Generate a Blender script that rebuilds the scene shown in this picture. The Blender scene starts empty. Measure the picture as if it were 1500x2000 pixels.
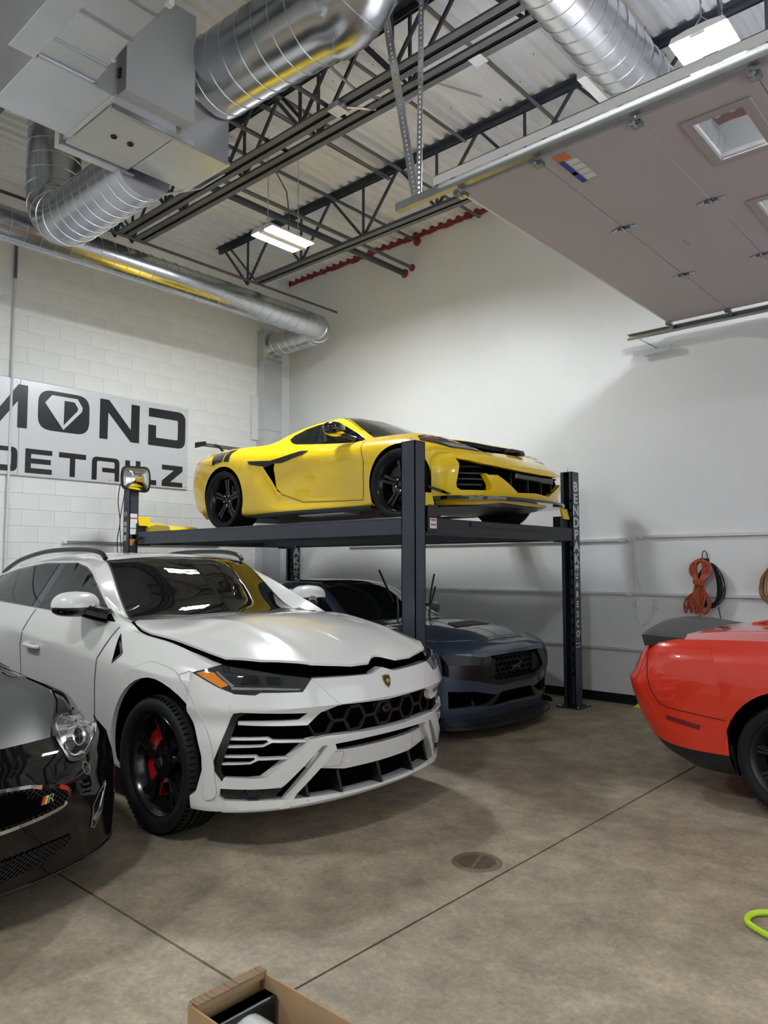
import bpy, bmesh, math, random
import numpy as np
from mathutils import Vector, Matrix
from mathutils.bvhtree import BVHTree
from mathutils.geometry import tessellate_polygon

random.seed(7)
SC = bpy.context.scene
COL = SC.collection
R = math.radians

# ------------------------------------------------------------------ camera
cam = bpy.data.cameras.new('camera')
cam.sensor_fit = 'HORIZONTAL'
cam.sensor_width = 36.0
cam.lens = 36.0 * 1454.83 / 1500.0
cam.clip_end = 100
camo = bpy.data.objects.new('camera', cam)
COL.objects.link(camo)
camo.location = (9.45, -8.11, 1.55)
camo.rotation_euler = (R(90 + 4.0855), R(0.04), R(42.023))
SC.camera = camo

# ------------------------------------------------------------------ world, exposure
world = bpy.data.worlds.new('world')
SC.world = world
world.use_nodes = True
_wn = world.node_tree.nodes
_wn['Background'].inputs[0].default_value = (0.82, 0.91, 1.0, 1)
_wn['Background'].inputs[1].default_value = 1.25
SC.view_settings.view_transform = 'Standard'
SC.view_settings.look = 'None'
SC.view_settings.gamma = 1.0
SC.view_settings.use_curve_mapping = False
SC.view_settings.exposure = 0.68
LAMP_POWER = 205.0

# ------------------------------------------------------------------ materials
MATS = {}
def mat(name, col, rough=0.5, metal=0.0, coat=0.0, noise=0.0, nscale=8.0, bump=0.0, bscale=60.0,
        col2=None, spec=0.5, aniso=None, emis=None, alpha=None, trans=0.0, coat_rough=0.03, ior=1.5, rnoise=0.0):
    m = bpy.data.materials.new(name)
    m.use_nodes = True
    nt = m.node_tree
    b = nt.nodes['Principled BSDF']
    c = tuple(col) + (1,) if len(col) == 3 else col
    b.inputs['Base Color'].default_value = c
    b.inputs['Roughness'].default_value = rough
    b.inputs['Metallic'].default_value = metal
    b.inputs['Specular IOR Level'].default_value = spec
    b.inputs['Coat Weight'].default_value = coat
    b.inputs['Coat Roughness'].default_value = coat_rough
    b.inputs['IOR'].default_value = ior
    b.inputs['Transmission Weight'].default_value = trans
    if emis:
        b.inputs['Emission Color'].default_value = tuple(emis[0]) + (1,)
        b.inputs['Emission Strength'].default_value = emis[1]
    if noise > 0 or col2 or bump > 0 or rnoise > 0:
        tc = nt.nodes.new('ShaderNodeTexCoord')
    if noise > 0 or col2:
        n = nt.nodes.new('ShaderNodeTexNoise')
        n.inputs['Scale'].default_value = nscale
        n.inputs['Detail'].default_value = 6
        nt.links.new(tc.outputs['Object'], n.inputs['Vector'])
        mx = nt.nodes.new('ShaderNodeMix'); mx.data_type = 'RGBA'
        cc = col2 if col2 else tuple(max(0, v * (1 - noise)) for v in col[:3])
        mx.inputs[6].default_value = c
        mx.inputs[7].default_value = tuple(cc) + (1,)
        rp = nt.nodes.new('ShaderNodeValToRGB')
        rp.color_ramp.elements[0].position = 0.35; rp.color_ramp.elements[1].position = 0.65
        nt.links.new(n.outputs['Fac'], rp.inputs[0])
        nt.links.new(rp.outputs[0], mx.inputs[0])
        nt.links.new(mx.outputs[2], b.inputs['Base Color'])
    if rnoise > 0:
        n = nt.nodes.new('ShaderNodeTexNoise'); n.inputs['Scale'].default_value = nscale * 0.7
        nt.links.new(tc.outputs['Object'], n.inputs['Vector'])
        mr = nt.nodes.new('ShaderNodeMapRange')
        mr.inputs[3].default_value = max(0, rough - rnoise); mr.inputs[4].default_value = rough + rnoise
        nt.links.new(n.outputs['Fac'], mr.inputs[0]); nt.links.new(mr.outputs[0], b.inputs['Roughness'])
    if bump > 0:
        n2 = nt.nodes.new('ShaderNodeTexNoise')
        n2.inputs['Scale'].default_value = bscale; n2.inputs['Detail'].default_value = 4
        nt.links.new(tc.outputs['Object'], n2.inputs['Vector'])
        bp = nt.nodes.new('ShaderNodeBump'); bp.inputs['Strength'].default_value = bump
        bp.inputs['Distance'].default_value = 0.01
        nt.links.new(n2.outputs['Fac'], bp.inputs['Height'])
        nt.links.new(bp.outputs[0], b.inputs['Normal'])
    MATS[name] = m
    return m

# ------------------------------------------------------------------ objects
def tag(o, label=None, cat=None, group=None, kind=None):
    if label: o['label'] = label
    if cat: o['category'] = cat
    if group: o['group'] = group
    if kind: o['kind'] = kind
    return o

def empty(name, loc=(0, 0, 0), rz=0.0, label=None, cat=None, group=None):
    o = bpy.data.objects.new(name, None)
    o.empty_display_size = 0.1
    COL.objects.link(o)
    o.location = loc
    o.rotation_euler = (0, 0, rz)
    return tag(o, label, cat, group)

def smooth_me(me, ang=35):
    for p in me.polygons: p.use_smooth = True
    me.set_sharp_from_angle(angle=R(ang))

def link(name, me, m=None, parent=None):
    o = bpy.data.objects.new(name, me)
    COL.objects.link(o)
    if parent is not None: o.parent = parent
    if m is not None and len(me.materials) == 0:
        me.materials.append(MATS[m] if isinstance(m, str) else m)
    return o

def copy_tree(o, parent=None):
    c = o.copy(); COL.objects.link(c)
    if parent is not None: c.parent = parent
    for ch in list(o.children): copy_tree(ch, c)
    return c

class MB:
    """collects shapes for one mesh"""
    def __init__(s): s.v = []; s.f = []
    def add(s, vs, fs):
        b = len(s.v)
        s.v += [tuple(p) for p in vs]
        s.f += [tuple(i + b for i in f) for f in fs]
        return s
    def box(s, x0, x1, y0, y1, z0, z1):
        return s.add([(x0,y0,z0),(x1,y0,z0),(x1,y1,z0),(x0,y1,z0),(x0,y0,z1),(x1,y0,z1),(x1,y1,z1),(x0,y1,z1)],
                     [(0,3,2,1),(4,5,6,7),(0,1,5,4),(1,2,6,5),(2,3,7,6),(3,0,4,7)])
    def cbox(s, c, d, rot=None):
        x, y, z = d[0]/2, d[1]/2, d[2]/2
        m = rot if rot is not None else Matrix.Identity(3)
        vs = [Vector(c) + m @ Vector(p) for p in [(-x,-y,-z),(x,-y,-z),(x,y,-z),(-x,y,-z),(-x,-y,z),(x,-y,z),(x,y,z),(-x,y,z)]]
        return s.add(vs, [(0,3,2,1),(4,5,6,7),(0,1,5,4),(1,2,6,5),(2,3,7,6),(3,0,4,7)])
    def bar(s, a, b, w, h, up=(0,0,1)):
        a = Vector(a); b = Vector(b); d = (b - a)
        L = d.length; d.normalize(); u = Vector(up)
        if abs(d.dot(u)) > .98: u = Vector((1,0,0))
        r = d.cross(u).normalized(); u = r.cross(d).normalized()
        m = Matrix((d, r, u)).transposed()
        return s.cbox((a + b) / 2, (L, w, h), m)
    def hexa(s, p):  # 8 points bottom 4 ccw, top 4
        return s.add(p, [(0,3,2,1),(4,5,6,7),(0,1,5,4),(1,2,6,5),(2,3,7,6),(3,0,4,7)])
    def tube(s, path, r, n=8, closed=False, caps=True):
        P = [Vector(p) for p in path]; N = len(P)
        rr = r if isinstance(r, (list, tuple)) else [r] * N
        rings = []; prev = None
        for i in range(N):
            if closed: t = P[(i+1) % N] - P[i-1]
            else: t = P[min(i+1, N-1)] - P[max(i-1, 0)]
            t.normalize()
            if prev is None:
                u = Vector((0,0,1)) if abs(t.z) < .9 else Vector((1,0,0))
                prev = (u - t * u.dot(t)).normalized()
            else:
                prev = (prev - t * prev.dot(t)).normalized()
            w = t.cross(prev)
            rings.append([P[i] + (prev * math.cos(2*math.pi*k/n) + w * math.sin(2*math.pi*k/n)) * rr[i] for k in range(n)])
        vs = [p for r_ in rings for p in r_]; fs = []
        M_ = N if closed else N - 1
        for i in range(M_):
            j = (i + 1) % N
            for k in range(n):
                fs.append((i*n+k, i*n+(k+1) % n, j*n+(k+1) % n, j*n+k))
        if caps and not closed:
            fs.append(tuple(range(n-1, -1, -1))); fs.append(tuple((N-1)*n + k for k in range(n)))
        return s.add(vs, fs)
    def cyl(s, a, b, r, n=16, r2=None):
        return s.tube([a, b], [r, r if r2 is None else r2], n)
    def lathe(s, prof, n=48, axis='y', c=(0,0,0), a0=0, a1=None):
        """prof list of (along, radius); closed loop if first==last"""
        vs = []; fs = []; K = len(prof)
        full = a1 is None
        steps = n if full else n + 1
        for i in range(steps):
            a = 2*math.pi*i/n if full else a0 + (a1-a0)*i/n
            for (t, r) in prof:
                if axis == 'y': p = (c[0]+r*math.cos(a), c[1]+t, c[2]+r*math.sin(a))
                elif axis == 'x': p = (c[0]+t, c[1]+r*math.cos(a), c[2]+r*math.sin(a))
                else: p = (c[0]+r*math.cos(a), c[1]+r*math.sin(a), c[2]+t)
                vs.append(p)
        for i in range(n):
            j = (i+1) % steps
            for k in range(K-1):
                fs.append((i*K+k, i*K+k+1, j*K+k+1, j*K+k))
        return s.add(vs, fs)
    def prism(s, poly, h0, h1, axis='z', fn=None):
        """2D polygon extruded along axis. axis z: (x,y); y: (x,z); x: (y,z)"""
        def P(p, h):
            if axis == 'z': q = (p[0], p[1], h)
            elif axis == 'y': q = (p[0], h, p[1])
            else: q = (h, p[0], p[1])
            return fn(q) if fn else q
        n = len(poly)
        vs = [P(p, h0) for p in poly] + [P(p, h1) for p in poly]
        tri = tessellate_polygon([[Vector((p[0], p[1], 0)) for p in poly]])
        fs = [tuple(t) for t in tri] + [tuple(i+n for i in reversed(t)) for t in tri]
        fs += [(i, (i+1) % n, n+(i+1) % n, n+i) for i in range(n)]
        return s.add(vs, fs)
    def grid(s, rows, closed=False):
        n = len(rows[0]); vs = [p for r_ in rows for p in r_]; fs = []
        for i in range(len(rows)-1):
            for k in range(n if closed else n-1):
                fs.append((i*n+k, i*n+(k+1) % n, (i+1)*n+(k+1) % n, (i+1)*n+k))
        return s.add(vs, fs)
    def mesh(s, name, smooth=None, bevel=0, fix=True, weld=True):
        me = bpy.data.meshes.new(name)
        me.from_pydata([tuple(p) for p in s.v], [], s.f)
        if fix or bevel or weld:
            bm = bmesh.new(); bm.from_mesh(me)
            if weld: bmesh.ops.remove_doubles(bm, verts=bm.verts, dist=1e-5)
            if bevel:
                bmesh.ops.bevel(bm, geom=list(bm.edges), offset=bevel, segments=1, affect='EDGES', clamp_overlap=True)
            if fix: bmesh.ops.recalc_face_normals(bm, faces=bm.faces)
            bm.to_mesh(me); bm.free()
        if smooth: smooth_me(me, smooth if smooth is not True else 35)
        return me
    def build(s, name, m, parent=None, smooth=None, bevel=0, fix=True, weld=True):
        return link(name, s.mesh(name, smooth, bevel, fix, weld), m, parent)

def text_mesh(txt, size, depth=0.004, align='CENTER', bold=0.0):
    cu = bpy.data.curves.new('txt', 'FONT')
    cu.body = txt; cu.size = size; cu.offset = bold; cu.extrude = depth / 2; cu.align_x = align; cu.align_y = 'CENTER'
    o = bpy.data.objects.new('txt', cu); COL.objects.link(o)
    dg = bpy.context.evaluated_depsgraph_get()
    me = bpy.data.meshes.new_from_object(o.evaluated_get(dg))
    bpy.data.objects.remove(o); bpy.data.curves.remove(cu)
    return me

def rounded(poly, r, n=5):
    """round the corners of a 2D polygon; r number or list"""
    out = []; N = len(poly)
    for i in range(N):
        p = Vector(poly[i]).to_2d(); a = Vector(poly[i-1]).to_2d(); b = Vector(poly[(i+1) % N]).to_2d()
        ri = r[i] if isinstance(r, (list, tuple)) else r
        if ri <= 0: out.append((p.x, p.y)); continue
        da = (a-p); db = (b-p); k = min(ri, da.length*.48, db.length*.48)
        s_ = p + da.normalized()*k; e = p + db.normalized()*k
        for j in range(n+1):
            t = j/n
            q = s_*(1-t)**2 + p*2*t*(1-t) + e*t*t
            out.append((q.x, q.y))
    return out

def crom(pts, n=6, closed=False):
    """catmull-rom through points of any dimension"""
    P = [np.array(p, float) for p in pts]; N = len(P); out = []
    if N < 3 and not closed: 
        return [tuple(P[0] + (P[-1]-P[0])*i/n) for i in range(n+1)]
    rng = N if closed else N-1
    for i in range(rng):
        p1, p2 = P[i], P[(i+1) % N]
        p0 = P[i-1] if (closed or i > 0) else 2*p1 - p2
        p3 = P[(i+2) % N] if (closed or i+2 < N) else 2*p2 - p1
        for j in range(n):
            t = j/n
            out.append(tuple(.5*((2*p1) + (-p0+p2)*t + (2*p0-5*p1+4*p2-p3)*t*t + (-p0+3*p1-3*p2+p3)*t**3)))
    if not closed: out.append(tuple(P[-1]))
    return out

def pchip(xs, ys, xq):
    xs = np.array(xs, float); ys = np.array(ys, float); xq = np.array(xq, float)
    o = np.argsort(xs); xs = xs[o]; ys = ys[o]
    if len(xs) == 1: return np.full_like(xq, ys[0])
    h = np.diff(xs); d = np.diff(ys)/h
    m = np.zeros(len(xs))
    if len(xs) == 2: m[:] = d[0]
    else:
        for i in range(1, len(xs)-1):
            if d[i-1]*d[i] > 0:
                w1 = 2*h[i]+h[i-1]; w2 = h[i]+2*h[i-1]
                m[i] = (w1+w2)/(w1/d[i-1]+w2/d[i])
        m[0] = d[0]; m[-1] = d[-1]
    xq = np.clip(xq, xs[0], xs[-1])
    k = np.clip(np.searchsorted(xs, xq, side='right')-1, 0, len(xs)-2)
    t = (xq-xs[k])/h[k]
    return ((1+2*t)*(1-t)**2*ys[k] + t*(1-t)**2*h[k]*m[k] + t*t*(3-2*t)*ys[k+1] + t*t*(t-1)*h[k]*m[k+1])
# ------------------------------------------------------------------ material table
mat('drywall', (0.83, 0.845, 0.845), 0.42, noise=0.03, nscale=1.2, bump=0.05, bscale=90)
mat('block_paint', (0.82, 0.825, 0.815), 0.55, noise=0.05, nscale=2.5, bump=0.25, bscale=140)
mat('mortar', (0.80, 0.795, 0.77), 0.6)
mat('deck_white', (0.86, 0.88, 0.91), 0.5, noise=0.05, nscale=1.5)
mat('joist_blue', (0.045, 0.055, 0.075), 0.45, noise=0.25, nscale=4)
mat('joist_grey', (0.12, 0.125, 0.135), 0.45, noise=0.2, nscale=4)
mat('pipe_brown', (0.10, 0.075, 0.07), 0.5, noise=0.2, nscale=6)
mat('galv', (0.56, 0.58, 0.61), 0.24, 1.0, noise=0.14, nscale=3.0, rnoise=0.08)
mat('galv_bright', (0.76, 0.78, 0.80), 0.27, 0.95, noise=0.06, nscale=3.0, rnoise=0.06)
mat('galv_flat', (0.66, 0.68, 0.70), 0.34, 0.85, noise=0.12, nscale=2.0, rnoise=0.1)
mat('zinc', (0.72, 0.74, 0.76), 0.28, 0.95, noise=0.06, nscale=8)
mat('seam_bright', (0.80, 0.82, 0.84), 0.25, 1.0)
mat('track_zinc', (0.42, 0.43, 0.42), 0.32, 1.0, noise=.1, nscale=5)
mat('hinge_zinc', (0.36, 0.38, 0.41), 0.22, 1.0)
mat('cabinet_grey', (0.60, 0.62, 0.62), 0.45, 0.25, noise=0.05, nscale=2)
mat('conduit_white', (0.74, 0.75, 0.76), 0.35, 0.3)
mat('red_caulk', (0.26, 0.03, 0.045), 0.65, noise=0.3, nscale=30, bump=.3, bscale=80)
mat('black_rubber', (0.008, 0.008, 0.008), 0.6)
mat('tyre', (0.009, 0.009, 0.0095), 0.62, spec=.25, bump=0.06, bscale=200)
mat('gloss_black', (0.004, 0.004, 0.0045), 0.08, coat=0.6)
mat('satin_black', (0.010, 0.010, 0.011), 0.35)
mat('matt_black', (0.006, 0.006, 0.006), 0.7)
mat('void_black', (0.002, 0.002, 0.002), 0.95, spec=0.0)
mat('lift_grey', (0.036, 0.044, 0.066), 0.38, noise=0.15, nscale=5, coat=.15, coat_rough=.3)
mat('lift_dark', (0.014, 0.015, 0.018), 0.42)
mat('decal_silver', (0.62, 0.63, 0.64), 0.45)
mat('decal_white', (0.75, 0.75, 0.74), 0.5)
mat('decal_dark', (0.03, 0.03, 0.035), 0.5)
mat('decal_red', (0.5, 0.04, 0.03), 0.5)
mat('decal_orange', (0.65, 0.20, 0.03), 0.5)
mat('decal_blue', (0.02, 0.04, 0.30), 0.5)
mat('yellow_paint', (0.80, 0.58, 0.01), 0.35, coat=.3)
mat('door_panel', (0.465, 0.44, 0.455), 0.5, noise=0.03, nscale=1.0, bump=.03, bscale=120)
mat('door_edge', (0.38, 0.35, 0.34), 0.5)
mat('sign_face', (0.64, 0.65, 0.68), 0.32, 0.15)
mat('sign_black', (0.008, 0.009, 0.012), 0.28)
mat('plastic_white', (0.78, 0.78, 0.78), 0.35)
mat('cord_orange', (0.42, 0.085, 0.035), 0.5)
mat('cord_black', (0.010, 0.011, 0.013), 0.5)
mat('cord_brown', (0.30, 0.15, 0.04), 0.5)
mat('hose_lime', (0.50, 0.72, 0.02), 0.5, bump=.3, bscale=150)
mat('cardboard', (0.42, 0.27, 0.14), 0.75, noise=0.12, nscale=10, bump=.05, bscale=60)
mat('cardboard_edge', (0.28, 0.18, 0.10), 0.85, bump=.4, bscale=150)
mat('roll_film', (0.60, 0.61, 0.56), 0.18, coat=.6)
mat('cast_iron', (0.21, 0.155, 0.10), 0.6, 0.1, noise=.3, nscale=20)
mat('rag_yellow', (0.75, 0.62, 0.03), 0.8)
mat('base_black', (0.006, 0.006, 0.007), 0.4)
mat('chrome', (0.85, 0.86, 0.88), 0.06, 1.0)
mat('mirror', (0.9, 0.9, 0.9), 0.01, 1.0)
mat('lamp_white', (0.80, 0.80, 0.78), 0.4)
mat('lamp_lens', (1, 1, 1), 0.4, emis=((0.925, 0.968, 1.0), LAMP_POWER))
# cars
mat('paint_white', (0.74, 0.725, 0.695), 0.30, 0.0, coat=1.0, coat_rough=0.02)
mat('paint_yellow', (0.90, 0.60, 0.0), 0.32, 0.0, coat=1.0, coat_rough=0.02)
mat('paint_red', (0.72, 0.028, 0.006), 0.30, 0.0, coat=1.0, coat_rough=0.02)
mat('paint_blue_grey', (0.045, 0.062, 0.100), 0.35, 0.2, coat=1.0, coat_rough=0.03)
mat('paint_black', (0.004, 0.004, 0.0042), 0.03, 0.0, spec=.5)
mat('film_satin', (0.020, 0.019, 0.019), 0.42, 0.0, spec=.6)
mat('tint_glass', (0.006, 0.007, 0.007), 0.01, 0.0, spec=0.55)
mat('rim_black', (0.005, 0.005, 0.006), 0.18, 0.0, spec=.5)
mat('disc_steel', (0.20, 0.20, 0.21), 0.35, 1.0)
mat('caliper_red', (0.35, 0.008, 0.01), 0.3, coat=.7)
mat('lamp_amber', (0.75, 0.24, 0.02), 0.12, coat=1.0)
mat('lens_dark', (0.018, 0.019, 0.022), 0.06, coat=1.0)
mat('lens_mid', (0.06, 0.063, 0.066), 0.12, coat=1.0)
mat('lens_grey', (0.20, 0.21, 0.22), 0.2, coat=1.0)
mat('reflector', (0.70, 0.72, 0.75), 0.12, 0.9, coat=.5)
mat('marker_red', (0.18, 0.004, 0.006), 0.15, coat=1.0)
mat('gold', (0.55, 0.38, 0.10), 0.3, 0.8)
mat('alu', (0.55, 0.56, 0.57), 0.3, 0.9)
mat('leather_dark', (0.012, 0.012, 0.013), 0.5)
mat('leather_red', (0.25, 0.01, 0.015), 0.5)

def glass_mat(name, tint, fres=1.45, shade=0.3):
    """thin tinted pane: clear tinted see-through plus mirror reflection by Fresnel"""
    m = bpy.data.materials.new(name); m.use_nodes = True; nt = m.node_tree; nt.nodes.clear()
    o = nt.nodes.new('ShaderNodeOutputMaterial'); mix = nt.nodes.new('ShaderNodeMixShader')
    t = nt.nodes.new('ShaderNodeBsdfTransparent'); t.inputs[0].default_value = tuple(tint)+(1,)
    g = nt.nodes.new('ShaderNodeBsdfGlossy'); g.inputs['Roughness'].default_value = 0.005
    lw = nt.nodes.new('ShaderNodeLayerWeight'); lw.inputs[0].default_value = .5
    pw = nt.nodes.new('ShaderNodeMath'); pw.operation = 'POWER'; pw.inputs[1].default_value = 4.0
    f = nt.nodes.new('ShaderNodeMapRange'); f0 = ((fres-1)/(fres+1))**2
    f.inputs[3].default_value = f0; f.inputs[4].default_value = 1.0
    nt.links.new(lw.outputs['Facing'], pw.inputs[0]); nt.links.new(pw.outputs[0], f.inputs[0])
    nt.links.new(f.outputs[0], mix.inputs[0]); nt.links.new(t.outputs[0], mix.inputs[1]); nt.links.new(g.outputs[0], mix.inputs[2])
    nt.links.new(mix.outputs[0], o.inputs[0])
    MATS[name] = m
glass_mat('clear_glass', (0.93, 0.95, 0.95))
glass_mat('smoke_glass', (0.30, 0.32, 0.32), 1.6)

def concrete():
    m = bpy.data.materials.new('concrete'); m.use_nodes = True; nt = m.node_tree
    b = nt.nodes['Principled BSDF']
    g = nt.nodes.new('ShaderNodeNewGeometry')
    def noise(scale, detail=8, rough=.6):
        n = nt.nodes.new('ShaderNodeTexNoise'); n.inputs['Scale'].default_value = scale
        n.inputs['Detail'].default_value = detail; n.inputs['Roughness'].default_value = rough
        nt.links.new(g.outputs['Position'], n.inputs['Vector']); return n
    def ramp(n, a, b_, ca, cb):
        r = nt.nodes.new('ShaderNodeValToRGB'); r.color_ramp.elements[0].position = a; r.color_ramp.elements[1].position = b_
        r.color_ramp.elements[0].color = ca + (1,); r.color_ramp.elements[1].color = cb + (1,)
        nt.links.new(n.outputs['Fac'], r.inputs[0]); return r
    def mixc(kind, f, a, b_):
        x = nt.nodes.new('ShaderNodeMix'); x.data_type = 'RGBA'; x.blend_type = kind
        if isinstance(f, float): x.inputs[0].default_value = f
        else: nt.links.new(f, x.inputs[0])
        nt.links.new(a, x.inputs[6]); nt.links.new(b_, x.inputs[7]); return x
    base = ramp(noise(0.9), .3, .7, (0.315, 0.256, 0.176), (0.445, 0.372, 0.272))
    med = ramp(noise(4.5, 10, .75), .33, .66, (0.45, 0.45, 0.46), (1.25, 1.22, 1.17))
    fine = ramp(noise(38, 8, .8), .32, .68, (0.58, 0.58, 0.58), (1.25, 1.25, 1.25))
    worn = ramp(noise(2.2, 12, .75), .58, .72, (0, 0, 0), (1, 1, 1))
    lig = nt.nodes.new('ShaderNodeRGB'); lig.outputs[0].default_value = (0.52, 0.46, 0.37, 1)
    a = mixc('MULTIPLY', .8, base.outputs[0], med.outputs[0])
    c = mixc('MIX', .5, a.outputs[2], lig.outputs[0]); nt.links.new(worn.outputs[0], c.inputs[0])
    sc = nt.nodes.new('ShaderNodeMath'); sc.operation = 'MULTIPLY'; sc.inputs[1].default_value = .6
    nt.links.new(worn.outputs[0], sc.inputs[0]); nt.links.new(sc.outputs[0], c.inputs[0])
    d = mixc('MULTIPLY', .7, c.outputs[2], fine.outputs[0])
    nt.links.new(d.outputs[2], b.inputs['Base Color'])
    mr = nt.nodes.new('ShaderNodeMapRange'); mr.inputs[3].default_value = .42; mr.inputs[4].default_value = .75
    nr = noise(1.7); nt.links.new(nr.outputs['Fac'], mr.inputs[0]); nt.links.new(mr.outputs[0], b.inputs['Roughness'])
    bp = nt.nodes.new('ShaderNodeBump'); bp.inputs['Strength'].default_value = .12; bp.inputs['Distance'].default_value = .01
    nb = noise(70, 5); nt.links.new(nb.outputs['Fac'], bp.inputs['Height']); nt.links.new(bp.outputs[0], b.inputs['Normal'])
    MATS['concrete'] = m
concrete()
# ================================================================== the room
RX1, RY1, RZ = 12.2, -14.5, 6.32          # far ends of the room, underside of the roof deck

# floor: concrete slabs with sawn joints, over a dark bed
fl = MB().box(-0.2, 14.0, -14.7, 0.2, -0.16, -0.03).build('floor', 'void_black'); tag(fl, kind='structure')
jx = [-0.2, 0.76, 4.03, 7.30, 10.57, 14.0]; jy = [0.2, -3.06, -6.33, -9.60, -14.7]
for i in range(len(jx)-1):
    for k in range(len(jy)-1):
        g = 0.004 if True else 0
        gt = .0035 if k == 0 else .0065          # the joint nearest the wall is only a thin saw cut
        y1 = jy[k] - (gt if k == 0 else (.0035 if k == 1 else .0065)); y0 = jy[k+1] + (.0035 if k == 0 else .0065)
        x0 = jx[i] + .0065; x1 = jx[i+1] - .0065
        MB().box(x0, x1, y0, y1, -0.03, 0).build('slab', 'concrete', fl)

# drywall with black vinyl base
w = MB().box(-0.2, RX1, 0, 0.15, 0, 6.6).build('wall_back', 'drywall'); tag(w, kind='structure')
b_ = MB().box(0.0, RX1, -0.012, 0, 0, 0.105).build('baseboard_back', 'base_black'); tag(b_, kind='structure')

# block wall: separate blocks in running bond over a mortar bed
wl = MB().box(-0.25, -0.006, RY1, 0.0, 0, 6.6).build('wall_left', 'mortar'); tag(wl, kind='structure')
bl, bh, bj = 0.4064, 0.2032, 0.007
full = MB().box(-0.05, 0, 0, bl-bj, 0, bh-bj).mesh('block', bevel=0.003)
rest = MB(); nb = 0
for c in range(0, 32):
    off = 0.0 if c % 2 else bl/2
    k = 0
    while True:
        y1 = -(k*bl) + off - .03
        if y1 < RY1: break
        y0 = y1 - bl
        z0 = c*bh
        inview = (y0 > -5.45 and 7 <= c <= 28)
        yy1 = min(y1, 0.0)
        if yy1 - y0 > .05:
            if inview and abs(yy1-y1) < 1e-6:
                o = link('block', full, 'block_paint', wl)
                o.location = (0, y0 + bj/2, z0 + bj/2); nb += 1
            else:
                rest.box(-0.05, 0, max(y0, RY1)+bj/2, yy1-bj/2, z0+bj/2, z0+bh-bj/2)
        k += 1
ro = rest.build('blockwork', 'block_paint', wl); ro['kind'] = 'stuff'

# walls out of the picture that close the room: garage-door wall with one open bay and a second opening added for daylight, and the wall behind the camera
gx = RX1
g = MB()
g.box(gx, gx+.25, RY1, -8.9, 0, 6.6).box(gx, gx+.25, -8.9, -4.9, 3.95, 6.6).box(gx, gx+.25, -4.9, -4.2, 0, 6.6)
g.box(gx, gx+.25, -4.2, -.35, 3.95, 6.6).box(gx, gx+.25, -.35, .15, 0, 6.6)
tag(g.build('wall_right', 'drywall'), kind='structure')
tag(MB().box(-0.25, RX1+.25, RY1-.2, RY1, 0, 6.6).build('wall_front', 'drywall'), kind='structure')

# fluted roof deck (flutes run along y)
rows = []
pitch, hgt = 0.1524, 0.038
prof = []
x = -0.2
while x < RX1 + .2:
    prof += [(x, 0), (x+.045, 0), (x+.062, hgt), (x+.134, hgt)]
    x += pitch
dk = MB()
dk.grid([[(p[0], RY1, RZ+p[1]) for p in prof], [(p[0], 0.10, RZ+p[1]) for p in prof]])
dk.box(-.3, RX1+.3, RY1-.2, .15, RZ+.06, RZ+.12)
ce = dk.build('ceiling', 'deck_white', fix=False); tag(ce, kind='structure')
# short fastener tips that come through the deck
ft = MB()
for i in range(150):
    xx = random.choice(range(10, 70))*pitch + .09
    yy = -random.random()*4.2 - .2
    ft.cyl((xx, yy, RZ+hgt+.001), (xx, yy, RZ+hgt-.035), .004, 5)
o = ft.build('fastener_tips', 'joist_grey', ce); o['kind'] = 'stuff'

# red fire caulk in the flutes along the drywall
cm = MB(); x = 0.02
while x < 7.4:
    n = 5
    zt = RZ + random.uniform(.0, .012)
    pts = [(x-.005, -.006, RZ-.045), (x+pitch+.005, -.006, RZ-.045)]
    a0 = x + .062 + (math.floor((x+.2)/pitch)*pitch - .2 - x)
    k0 = math.floor((x+.2)/pitch)*pitch - .2
    dz = random.uniform(-.014, .014)
    poly = [(k0, RZ-.05+dz), (k0+pitch, RZ-.05+random.uniform(-.012, .012)), (k0+pitch, RZ+.004), (k0+.144, RZ+hgt+.005), (k0+.056, RZ+hgt+.005), (k0+.04, RZ+.004), (k0, RZ+.004)]
    cm.prism(poly, -.03-random.random()*.015, .002, axis='y')
    x += pitch
o = cm.build('fire_caulk', 'red_caulk', w); o['kind'] = 'structure'

# ------------------------------------------------------------------ bar joists
def joist(y, x0, x1, nodes, label, m='joist_blue', mb='joist_grey', zb=5.56, grp='roof joists'):
    e = empty('roof_joist', (0, y, zb), 0, label, 'joist', grp)
    zt = RZ - zb
    def bx(name, *a, mm=m):
        q = MB()
        for t in a: q.box(*t)
        return q.build(name, mm, e)
    # top chord: two angles back to back; bottom chord the same, upside down
    bx('top_chord', (x0, x1, -.075, -.012, zt-.008, zt), (x0, x1, -.02, -.012, zt-.075, zt), (x0, x1, .012, .075, zt-.008, zt), (x0, x1, .012, .02, zt-.075, zt))
    bx('bottom_chord', (x0+.9, x1, -.082, -.012, 0, .009), (x0+.9, x1, -.02, -.012, 0, .078), (x0+.9, x1, .012, .082, 0, .009), (x0+.9, x1, .012, .02, 0, .078), mm=mb)
    p = nodes[1]-nodes[0]
    for i, xb in enumerate(nodes):
        for a, c in (((xb, 0, .04), (xb-p/2, 0, zt-.04)), ((xb, 0, .04), (xb+p/2, 0, zt-.04))):
            if c[0] < x0: continue
            MB().bar(a, c, .024, .03).build('web_member', m, e)
        MB().bar((xb, 0, .04), (xb, 0, zt-.04), .024, .024).build('web_post', m, e)
    if x0 < .5:
        MB().bar((x0+.9, 0, .03), (x0+.25, 0, zt-.04), .022, .022).build('web_member', m, e)
    return e
N1 = [.95+1.155*i for i in range(10)]
joist(-1.62, .25, RX1, N1, 'dark steel bar joist nearest the drywall, behind the hanging lamp')
N2 = [3.29-1.14*2+1.14*i for i in range(10)]
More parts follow.
